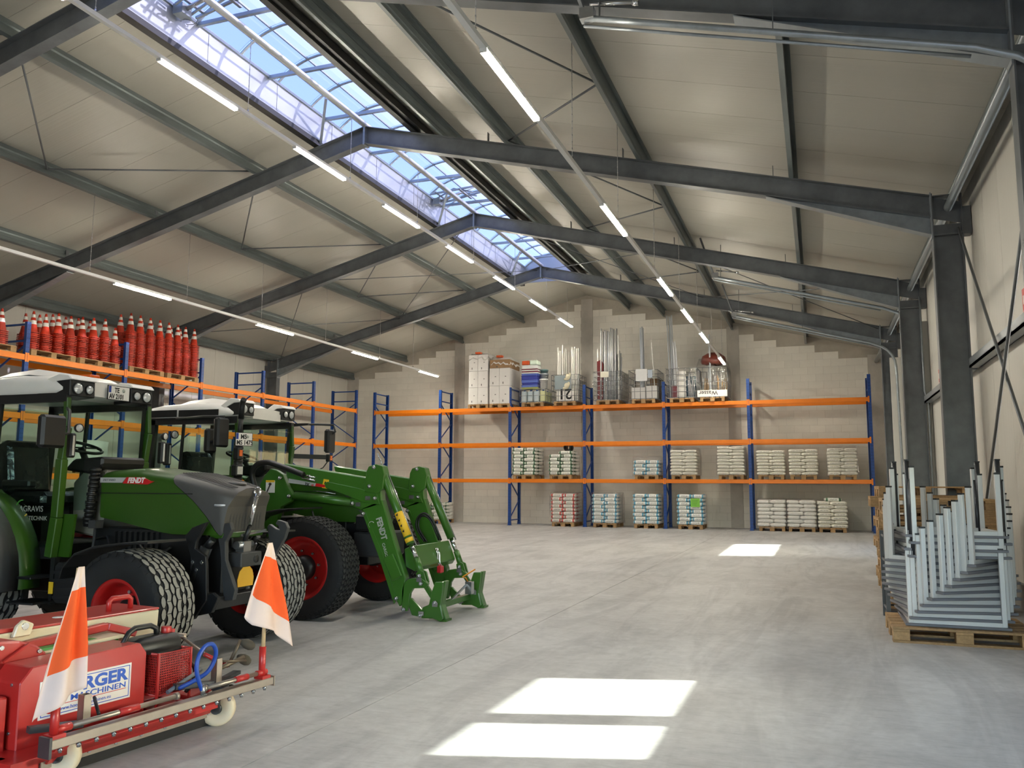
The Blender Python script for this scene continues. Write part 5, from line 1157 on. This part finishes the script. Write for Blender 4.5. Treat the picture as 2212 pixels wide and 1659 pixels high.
LINKP = [(1.03, .22), (1.09, .23), (1.25, .08), (1.21, .035), (1.10, .05)]
CARR = [(1.37, .41), (1.46, .415), (1.46, .36), (1.435, .17), (1.47, .03), (1.44, .0), (1.35, .03), (1.22, .025), (1.19, .06), (1.23, .14), (1.30, .17), (1.33, .30)]
for s, y0, nm in ((-1, -.53, 'near'), (1, .54, 'far')):
    y1 = y0+.10
    bo = MB().plate(UP, y0, y1).build('boom', GREENL, T2, bev=.012); MB().plate(KN, y0-.014, y1+.014).build('knee_plate', GREENL, bo, bev=.006); MB().plate(REIN, y0-.008, y0).build('stiffener', GREENL, bo, bev=.004)
    b2 = MB().plate(DN, y0, y1).build('boom_front', GREENL, T2, bev=.012); MB().plate([(.47, 1.15), (.52, 1.13), (.74, .70), (.93, .2), (.90, .16), (.70, .66)], y0-.006, y0).build('guide_strip', GREENL, b2); MB().plate([(.76, .64), (.88, .70), (1.0, .46), (.88, .40)], y0-.03, y0).build('valve_cover', GREENL, b2, bev=.01)
    MB().plate(CURV, y0+.0, y0+.05).build('curved_link', GREENL, T2, bev=.006)
    MB().plate(LINKP, y0+.02, y0+.06).build('lower_lever', GREENL, T2, bev=.006)
    ca = MB().plate(CARR, y0+.02, y0+.06).build('carrier_plate', GREENL, T2, bev=.006)
    MB().plate([(1.44, .42), (1.475, .42), (1.435, .17), (1.49, .02), (1.46, 0), (1.40, .17)], y0+.06, y0+.16).build('carrier_hook', GREENL, ca, bev=.006)
    for k in range(3): MB().plate([(1.40, .2), (1.43, .19), (1.475, .02), (1.40, .02)], y0+.075+.035*k, y0+.085+.035*k).build('carrier_rib', GREENL, ca)
    MB().box(1.42, 1.5, y0+.04, y0+.18, -.0, .022).build('carrier_foot', GREENL, ca)
    yc = y0+.05
    tc = MB().cyl((.67, yc, 1.62), (1.06, yc, .80), .045, 18).build('tilt_cylinder', GREENL, T2); MB().cyl((.90, yc, 1.137), (1.02, yc, .884), .0462, 18).build('warning_label', YEL, tc) if s < 0 else None
    if s < 0: MB().cyl((1.03, yc, .863), (1.05, yc, .82), .0462, 18).build('warning_label', YEL, tc)
    MB().cyl((1.06, yc, .80), (1.13, yc, .65), .026, 14).build('piston_rod', CHROME, tc); MB().cyl((1.13, yc, .65), (1.20, yc, .47), .036, 14).build('rod_end', GREENL, tc)
    MB().cyl((.72, yc+.05, 1.60), (1.10, yc+.055, .78), .008, 6).build('pressure_pipe', ZINC, tc)
    lc = MB().cyl((-.44, yc, 1.305), (.33, yc, 1.245), .048, 18).build('lift_cylinder', GREENL, T2)
    MB().tube([(-.2, yc, 1.36), (-.1, yc-.01, 1.36), (.1, yc, 1.335)], .008, 6).build('pressure_pipe', ZINC, lc)
    MB().plate([(1.15, .50), (1.19, .53), (1.24, .51), (1.275, .40), (1.24, .345), (1.17, .37)], yc-.045, yc-.02).plate([(1.15, .50), (1.19, .53), (1.24, .51), (1.275, .40), (1.24, .345), (1.17, .37)], yc+.02, yc+.045).build('knuckle', GREENL, T2, bev=.004)
    MB().bar((1.235, yc, .38), (1.37, yc, .20), .04, .05).build('tilt_link', GREENL, T2, bev=.005)
    pins = MB()
    for x, z in ((.62, 1.63), (.57, 1.42), (.64, 1.29), (.36, 1.23), (1.02, .11), (1.22, .39), (1.20, .47), (1.39, .2), (1.22, .06), (-.61, 1.51), (-.48, 1.3), (.50, 1.12), (.93, .22)): pins.cyl((x, y0-.03, z), (x, y0+.0, z), .021, 12).sph((x, y0-.03, z), .017, 8)
    pins.build('pins', ZINC, T2, kind='stuff')
    pl = MB()
    for x, z, dx in ((.60, 1.29, -.05), (.39, 1.22, .04), (1.20, .43, 0), (1.39, .18, 0), (1.22, .08, .01)): pl.box(x-.03+dx, x+.03+dx, y0-.02, y0-.012, z-.022, z+.022)
    pl.build('pin_locks', ZINC, T2, kind='stuff')
    MB().plate([(-.91, 1.44), (-.85, 1.54), (-.77, 1.62), (-.69, 1.6), (-.60, 1.55), (-.52, 1.40), (-.45, 1.31), (-.48, 1.24), (-.61, 1.18), (-.66, 1.0), (-.60, .8), (-.78, .8), (-.90, 1.18)], y0+.02, y0+.09).build('loader_mast', GREENL, T2, bev=.006)
MB().plate([(.98, .55), (1.10, .50), (1.14, .56), (1.05, .78), (.96, .74)], -.44, .55).build('cross_beam', GREENL, T2, bev=.01)
MB().bar((1.31, -.46, .13), (1.31, .56, .13), .06, .06).build('carrier_tube', GREENL, T2)
MB().bar((1.32, .0, .14), (1.36, .42, .30), .02, .02).box(1.34, 1.42, .38, .46, .18, .32).build('lock_lever', ZINC, T2); MB().tube([(1.36, .44, .30), (1.34, .40, .36), (1.34, .30, .38), (1.44, .44, .46)], .009, 6).build('lock_handle', mat('orange handle', (226, 150, 40), .5, 0, 0), T2)
MB().box(1.12, 1.18, .06, .14, .44, .52).build('coupler', mat('red coupler', (190, 30, 40), .4, 0, .05), T2, bev=.01); MB().tube([(1.1, .06, .72), (1.12, .08, .66), (1.12, .09, .56), (1.15, .1, .5)], .011, 6).tube([(1.1, .1, .72), (1.13, .11, .66), (1.13, .12, .56), (1.16, .12, .5)], .011, 6).build('coupler_pipes', CHROME, T2)
for k in (0, .03): MB().tube(soft([(.79+k, .42, .76), (.68+k, .42, .92), (.69+k, .42, 1.04), (.78, .42, 1.10-k), (.88-k, .44, 1.02), (.95-k, .47, .86), (.97-k, .5, .78)]), .012, 8).build('hose', BLACK, T2)
MB().tube(soft([(-.92, -.50, 1.30), (-.99, -.52, 1.45), (-1.0, -.54, 1.58), (-.92, -.55, 1.67), (-.78, -.55, 1.69), (-.62, -.555, 1.65), (-.45, -.56, 1.60), (-.28, -.56, 1.545)]), .033, 12).build('hose_bundle', BLACK, T2)
for dz in (0, .035): MB().cyl((-.30, -.56, 1.55-dz), (-.13, -.548, 1.515-dz), .012, 8).cyl((-.22, -.555, 1.533-dz), (-.18, -.552, 1.525-dz), .018, 8).build('hose_fitting', CHROME, T2)
y = -.531
MB().plate([(-.50, 1.505), (.02, 1.43), (-.02, 1.405), (-.50, 1.50-.045)], y-.003, y).build('decal', DECALG, T2); MB().plate([(-.13, 1.452), (.02, 1.43), (-.02, 1.405), (-.14, 1.417)], y-.004, y-.003).build('decal', DECALR, T2)
text('3X', .05, (-.28, y-.004, 1.425), (1, 0, -.14), Z3, INK, T2, bold=.002); text('65', .032, (-.19, y-.0045, 1.421), (1, 0, -.14), Z3, DECALR, T2, bold=.001)
text('FENDT', .095, (.655, y-.001, 1.07), (.32, 0, -.95), (.95, 0, .32), GREYT, T2, bold=.004, sx=.85); text('CARGO', .045, (.735, y-.001, .80), (.32, 0, -.95), (.95, 0, .32), GREYT, T2, bold=.001)
MB().tube([(.60+.035*cos(a), y-.002, 1.0+.035*sin(a)) for a in [RD(40+25*i) for i in range(9)]], .004, 6).build('emblem', GREYT, T2)
MB().plate([(-.03, 1.50), (.04, 1.49), (.02, 1.39), (-.05, 1.40)], y-.003, y).build('warning_label', YEL, T2); MB().plate([(-.005, 1.475), (.02, 1.44), (-.025, 1.445)], y-.004, y-.003).build('warning_symbol', INK, T2)
MB().plate([(-.82, 1.34), (-.70, 1.34), (-.70, 1.48), (-.82, 1.48)], -.52, -.51).build('instruction_plate', WHITEP, T2); MB().plate([(-.82, 1.46), (-.70, 1.46), (-.70, 1.485), (-.82, 1.485)], -.522, -.52).build('instruction_head', YEL, T2)
MB().tube([(-.80, -.53, 1.22), (-.79, -.54, 1.34), (-.74, -.55, 1.43)], .008, 6).sph((-.74, -.55, 1.44), .018, 8).build('lock_lever', BLACK, T2)
MB().cyl((.56, -.46, 1.70), (.66, -.46, 1.72), .001, 6).cyl((.60, -.44, 1.79), (.69, -.44, 1.62), .007, 6).build('level_rod', ZINC, T2)
w_ = MB()
for k in range(4):
    x, z = .905+.028*k, 1.105-.058*k; w_.plate([(x-.012, z), (x+.014, z-.006), (x+.01, z+.026)], -.5285, -.5275)
w_.build('warning_symbols', INK, T2, kind='stuff')

# ------------------------------------------------------------------ red sweeping machine in the foreground
MA = thing('turf_machine', 'red and cream turf care machine with a silver front bar in the foreground', 'machine', (-3.4291, 3.1062, 0), math.atan2(.99378, .1114))
STEEL = mat('brushed steel', (172, 160, 148), .38, .75, .08, 10); CREAM = mat('cream paint', (226, 216, 184), .35, 0, .04, 2, coat=.3); NYL = mat('cream nylon wheel', (226, 210, 180), .5, 0, .06, 4); MGREEN = mat('bright green paint', (38, 140, 34), .4, 0, .05)
fb = MB().prof([(-.03, -.022), (.03, -.022), (.03, .022), (-.03, .022)], (0, .015, .222), (1.493, .015, .222)).build('front_bar', STEEL, MA, bev=.003)
MB().box(-.014, 0, -.025, .055, .165, .26).build('end_plate', DGREY, fb); MB().box(1.493, 1.50, -.02, .05, .19, .25).build('end_plate', STEEL, fb)
for i in range(15):
    m = MB().cyl((.06+.098*i, .0, .175), (.06+.098*i, .0, .2), .009, 6); m.cyl((.06+.098*i, .0, .185), (.06+.098*i, .0, .192), .013, 8); m.build('bolt', ZINC, fb)
for a, b in ((.10, .78), (.96, 1.43)): MB().cyl((a, .03, .277), (b, .03, .277), .0135, 12).cyl((b-.02 if a < .5 else a, .03, .277), (b if a < .5 else a+.02, .03, .277), .02, 12).build('rail_tube', STEEL, MA)
for a, b in ((.40, .52), (1.21, 1.31), (.04, .13), (1.39, 1.47)): MB().cyl((a, .03, .277), (b, .03, .277), .019, 12).build('sleeve', RED, MA)
for s_ in (.045, 1.435): MB().cyl((s_, .03, .245), (s_-.0, .03, .405 if s_ < 1 else .435), .021, 14).box(s_-.035, s_+.035, -.01, .06, .243, .262).build('flag_socket', RED, MA)
MB().box(-.10, 1.28, .12, 1.05, .115, .145).plate([(-.02, .115), (1.0, .115), (1.0, .14), (-.02, .14)], .12, .3).build('deck', RED, MA)
MB().add([(.12, .17, .08), (1.28, .17, .08), (1.28, .08, .20), (.12, .08, .20), (.12, .19, .08), (1.28, .19, .08), (1.28, .1, .205), (.12, .1, .205)], [(0, 1, 2, 3), (4, 7, 6, 5), (0, 4, 5, 1), (2, 6, 7, 3), (0, 3, 7, 4), (1, 5, 6, 2)]).build('skirt', RED, MA)
MB().box(.1, 1.3, .185, .195, .055, .095).build('clamp_strip', STEEL, MA); MB().box(.1, 1.3, .196, .212, .004, .08).build('rubber_lip', RUBBER, MA)
b = MB()
for i in range(7): b.cyl((.2+.16*i, .178, .075), (.2+.16*i, .186, .075), .009, 8)
b.build('strip_bolts', ZINC, MA)
MB().plate([(-.6, .03), (.1, .03), (.1, .115), (-.6, .16)], .2, .23).build('side_skirt', RED, MA); MB().box(-.75, -.05, .23, 1.1, .10, .145).build('rear_deck', RED, MA)
for s_, o_ in ((1.2, .15), (.19, .18)):
    w = MB().lathe([(.035, -.028), (.09, -.028), (.103, -.022), (.106, 0), (.103, .022), (.09, .028), (.035, .028)], (0, 0, 0), X3, 32, closed=True).build('castor', NYL, MA); w.location = (s_, o_, .106); w.rotation_euler = (0, 0, RD(26))
    MB().cyl((-.04, 0, 0), (.04, 0, 0), .032, 14).build('hub', DGREY, w); MB().plate([(-.04, -.02), (-.034, -.02), (-.034, .13), (-.04, .13)], -.025, .025).plate([(.034, -.02), (.04, -.02), (.04, .13), (.034, .13)], -.025, .025).box(-.04, .04, -.05, .03, .11, .125).build('fork', DGREY, w)
cv = MB().plate([(.04, .14), (.04, .46), (.10, .53), (.74, .545), (.79, .485), (.79, .14)], .30, .52).build('engine_cover', RED, MA, bev=.006)
SG = (.145, .685, .262, .448)
sb = MB().box(SG[0], SG[1], .2955, .30, SG[2], SG[3]).build('sign_plate', WHITEP, cv)
BL = mat('sign blue', (44, 92, 196), .4, 0, 0)
for a0, a1, c0, c1 in ((SG[0]+.01, SG[1]-.01, SG[2]+.01, SG[2]+.014), (SG[0]+.01, SG[1]-.01, SG[3]-.014, SG[3]-.01), (SG[0]+.01, SG[0]+.014, SG[2]+.01, SG[3]-.01), (SG[1]-.014, SG[1]-.01, SG[2]+.01, SG[3]-.01)): MB().box(a0, a1, .2947, .2956, c0, c1).build('sign_line', BL, sb)
text('H\u00d6RGER', .088, (.658, .2945, .365), X3, Z3, BL, sb, bold=.0035, align='RIGHT', sx=1.26)
text('MASCHINEN', .040, (.655, .2945, .325), X3, Z3, BL, sb, bold=.0006, align='RIGHT', sx=1.5); MB().box(.285, .655, .2945, .2955, .316, .319).build('sign_rule', DECALR, sb)
text('www.hoerger-maschinen.eu', .027, (.255, .2945, .286), X3, Z3, BL, sb)
MB().lathe([(.0, 0), (.055, 0), (.055, .001)], (.215, .2952, .335), (0, -1, 0), 24).build('sign_disc', DECALR, sb)
for s_, z in ((.02, .45), (.02, .22)): MB().cyl((.035, .36, z), (.045, .36, z), .008, 8).build('screw', ZINC, cv)
MB().plate([(-.4, .2), (-.4, .52), (-.1, .60), (.06, .635), (.20, .62), (.30, .58), (.36, .53), (.36, .2)], .56, .78).build('belt_cover', RED, MA, bev=.01); MB().cyl((.1, .55, .60), (.1, .56, .60), .012, 8).cyl((.31, .55, .55), (.31, .56, .55), .012, 8).build('cover_bolts', ZINC, MA)
MB().bar((.10, .53, .53), (.24, .545, .60), .012, .012).build('prop_rod', RED, MA); MB().plate([(-.45, .12), (.02, .12), (.02, .40), (-.45, .42)], .35, .55).build('gear_case', RED, MA, bev=.01)
# cream hopper with red lid
hp = MB().add([(-1.3, .815, .36), (1.30, .815, .36), (1.30, .80, .625), (-1.3, .80, .625), (-1.3, 1.25, .36), (1.30, 1.25, .36), (1.30, 1.3, .625), (-1.3, 1.3, .625)], [(0, 1, 2, 3), (4, 7, 6, 5), (0, 4, 5, 1), (3, 2, 6, 7), (1, 5, 6, 2), (0, 3, 7, 4)]).build('hopper', CREAM, MA, bev=.006)
MB().box(.36, 1.30, .80, 1.2, .626, .640).build('lid', RED, hp, bev=.004); MB().box(-.9, .34, .82, 1.2, .626, .65).build('lid', RED, hp, bev=.004)
MB().tube([(1.02, .93, .63), (1.02, .93, .70), (1.04, .93, .715), (1.16, .93, .715), (1.18, .93, .70), (1.18, .93, .63)], .017, 10).build('lid_handle', RED, hp)
MB().plate([(.30, .60), (.40, .60), (.42, .66), (.36, .69), (.32, .66)], .77, .80).build('hinge_lug', CREAM, hp, bev=.006); MB().cyl((.365, .765, .655), (.365, .80, .655), .02, 12).build('hinge_pin', ZINC, hp)
MB().cyl((.86, .868, .50), (.86, .862, .52), .012, 8).build('screw', ZINC, hp); MB().lathe([(.04, 0), (.04, .001), (0, .001)], (.72, .98, .641), Z3, 16).build('sticker', WHITEP, hp)
MB().bar((.2, .74, .545), (.86, .74, .585), .05, .045).bar((.86, .74, .585), (1.05, .72, .52), .05, .045).build('frame_rail', RED, MA, bev=.006)
MB().box(.36, .86, .62, .70, .40, .545).build('green_guard', MGREEN, MA, bev=.01); MB().plate([(.30, .53), (.86, .55), (.95, .50), (.95, .48), (.86, .53), (.30, .51)], .60, .715).build('pale_edge', CREAM, MA)
# basket
bk = MB()
for s_ in (.83, 1.065):
    for o_ in (.25, .50): bk.box(s_-.006, s_+.006, o_-.006, o_+.006, .15, .475)
for z in (.155, .24, .468): bk.tube([(.83, .25, z), (1.065, .25, z), (1.065, .50, z), (.83, .50, z)], .007, 4, True)
bk = bk.build('basket_frame', RED, MA); g = MB()
for i in range(20):
    x = .83+.235*i/19; y_ = .25+.25*i/19
    for o_ in (.25, .5): g.box(x-.0022, x+.0022, o_-.001, o_+.001, .24, .47)
    for s_ in (.83, 1.065): g.box(s_-.001, s_+.001, y_-.0022, y_+.0022, .24, .47)
for i in range(18):
    z = .24+.23*i/17
    for o_ in (.25, .5): g.box(.83, 1.065, o_-.001, o_+.001, z-.0022, z+.0022)
    for s_ in (.83, 1.065): g.box(s_-.001, s_+.001, .25, .5, z-.0022, z+.0022)
g.box(.83, 1.065, .25, .5, .238, .242).build('perforated_sheet', RED, bk, kind='stuff')
# hoses, posts, crank handles
MB().tube(soft([(.955, .03, .27), (.925, .03, .33), (.905, .03, .40), (.92, .03, .47), (.965, .03, .515), (1.02, .035, .515), (1.06, .045, .47), (1.065, .06, .41), (1.035, .08, .35), (.98, .12, .31), (.92, .18, .27)]), .0125, 10).build('blue_hose', mat('blue hose', (34, 76, 168), .4, 0, .08), MA)
MB().cyl((.965, .03, .235), (.95, .03, .30), .015, 10).cyl((.97, .03, .225), (.968, .03, .25), .02, 6).build('hose_fitting', ZINC, MA)
MB().tube(soft([(1.0, .42, .36), (1.04, .40, .40), (1.10, .36, .40), (1.14, .30, .34), (1.10, .26, .27), (1.04, .25, .22)]), .011, 8).build('dark_hose', BLACK, MA)
MB().cyl((.86, .2, .26), (1.14, .24, .33), .012, 10).build('grey_pipe', mat('grey hose', (110, 118, 126), .5, 0, .05), MA)
for s_, z0, z1 in ((1.15, .26, .405), (.27, .24, .385)):
    p = MB().box(s_-.022, s_+.022, .10, .103, z0, z1).box(s_-.022, s_+.022, .141, .144, z0, z1).box(s_-.022, s_-.019, .10, .144, z0, z1).box(s_+.019, s_+.022, .10, .144, z0, z1).build('square_post', STEEL, MA)
    MB().bar((s_-.0, .13, z0-.0), (s_-.24, .20, z0+.02), .045, .03).build('post_arm', DGREY, MA)
MB().cyl((.34, .10, .27), (.40, .22, .33), .009, 8).build('lever', BLACK, MA)
MB().cyl((1.33, .62, .46), (1.28, .25, .34), .010, 8).cyl((1.33, .62, .47), (1.30, .66, .40), .018, 10).cyl((1.31, .64, .47), (1.35, .60, .46), .02, 10).build('silver_rod', STEEL, MA)
GRIP = mat('dusty rubber grip', (84, 78, 66), .85, 0, .12, 12)
for p, q in (((1.44, .22, .45), (1.53, .19, .40)), ((1.42, .22, .36), (1.50, .19, .31)), ((1.30, .20, .20), (1.36, .17, .16))):
    p, q = V(p), V(q); MB().tube([p+(q-p)*t for t in (0, .15, .4, .7, .92, 1)], [.012, .022, .031, .031, .022, .01], 12).build('crank_grip', GRIP, MA)
MB().cyl((1.44, .22, .46), (1.38, .26, .30), .011, 8).cyl((1.20, .2, .31), (1.42, .17, .36), .014, 8).cyl((1.22, .16, .37), (1.40, .13, .345), .007, 6).build('crank_arm', mat('brown steel', (120, 108, 92), .5, .6, .1), MA)
MB().cyl((1.22, .30, .40), (1.36, .24, .31), .013, 10).build('red_tube', RED, MA); MB().bar((1.08, .30, .17), (1.36, .28, .22), .12, .03).build('tool_bracket', RED, MA, bev=.006); MB().bar((1.15, .13, .255), (1.40, .2, .27), .05, .02).build('bracket_arm', DGREY, MA)
MAm = MX.Translation(MA.location) @ MX.Rotation(MA.rotation_euler.z, 4, 'Z')
def mloc(s_, o_, z): return MAm @ V((s_, o_, z))
# jerrycan in the basket
jc = thing('jerrycan', 'black plastic jerrycan with red cap sitting in the red mesh basket', 'jerrycan', mloc(.945, .405, .275), MA.rotation_euler.z)
rows = [[(s_*a, o_*a2, z) for a, a2 in [(1, 1)] for s_, o_ in [(-.15, -.085), (-.13, -.095), (.13, -.095), (.15, -.085), (.15, .085), (.13, .095), (-.13, .095), (-.15, .085)]] for z in (0,)]
m = MB(); prof = [(0, .10, .9), (.015, .105, 1), (.185, .105, 1), (.20, .20, 1), (.235, .22, .95), (.262, .20, .8), (.28, .14, .5)]
m.grid([[(a if a > 0 else a, o_*b, z) for a, o_ in [(-l, -.085), (-l+.02, -.095), (.09, -.095), (.11*(1 if b > .6 else .8), -.085), (.11*(1 if b > .6 else .8), .085), (.09, .095), (-l+.02, .095), (-l, .085)]] for z, l, b in prof], True, True)
m.f += [[i for i in reversed(range(8))], [48+i for i in range(8)]]; m.mi += [0, 0]; m.sm += [False, False]; m.build('body', BLACK, jc)
MB().tube([(.0, 0, .26), (-.01, 0, .315), (-.05, 0, .335), (-.16, 0, .335), (-.20, 0, .315), (-.235, 0, .265), (-.21, 0, .22)], .016, 10).build('handle', BLACK, jc)
MB().cyl((.065, 0, .265), (.067, 0, .315), .03, 14).box(.09, .118, -.02, .02, .25, .295).build('cap', RED, jc, bev=.003)
# marker flags
FLAGO = mat('orange flag cloth', (240, 92, 30), .8, 0, .05, 3); FLAGW = mat('white flag cloth', (226, 204, 196), .8, 0, .05, 3); POLE = mat('turned wooden pole', (214, 184, 140), .6, 0, .1, 3)
for m_ in (FLAGO, FLAGW):
    b_ = m_.node_tree.nodes['Principled BSDF']; b_.inputs['Subsurface Weight'].default_value = 0
def flag(base, top, T, bottom, label, split):
    t = thing('marker_flag', label, 'flag', mloc(*base), MA.rotation_euler.z); ba = V(base)
    MB().cyl((0, 0, 0), V(top)-ba, .0125, 12).build('pole', POLE, t)
    nu, nt = 20, 30; rows = []; T = V(T)-ba; B = [V(p)-ba for p in bottom]
    for j in range(nt+1):
        r = []
        for i in range(nu+1):
            u = i/nu; k = u*(len(B)-1); a = min(int(k), len(B)-2); bpt = B[a].lerp(B[a+1], k-a); su = split(u)
            tt = .17*j/6 if j <= 6 else (.17+(su-.17)*(j-6)/16 if j <= 22 else su+(1-su)*(j-22)/(nt-22))
            p = T.lerp(bpt, tt); p.x += (u-.5)*.034*(1-tt); fold = sin(u*9.5+1.0)*.028*min(1, tt*1.6)+sin(u*4+tt*2)*.018*tt
            p.y += -.012+fold; r.append(p)
        rows.append(r)
    m = MB()
    for j in range(nt):
        for i in range(nu):
            m.cur = 1 if (j < 6 or j >= 22 or i < 2) else 0
            m.add([rows[j][i], rows[j][i+1], rows[j+1][i+1], rows[j+1][i]], [(0, 1, 2, 3)], True)
    o = m.build('cloth', [FLAGO, FLAGW], t, fix=False)
    b = bmesh.new(); b.from_mesh(o.data); bmesh.ops.remove_doubles(b, verts=b.verts[:], dist=1e-5); b.to_mesh(o.data); b.free()
    sl = o.modifiers.new('thickness', 'SOLIDIFY'); sl.thickness = .0015
flag((.045, .03, .30), (.10, .0, 1.03), (.102, -.0, 1.037), [(-.08, -.01, .345), (-.03, -.02, .385), (.03, -.02, .425), (.09, -.02, .445), (.135, -.02, .465)], 'left orange and white flag on a wooden pole in front of the sign', lambda u: .74)
flag((1.435, .03, .33), (1.42, .0, 1.07), (1.422, -.0, 1.075), [(1.25, -.01, .64), (1.28, -.02, .59), (1.36, -.02, .56), (1.44, -.03, .535), (1.52, -.02, .48), (1.605, -.02, .415)], 'right orange and white flag on a wooden pole at the bar end', lambda u: .66+.16*u if u < .55 else .76)
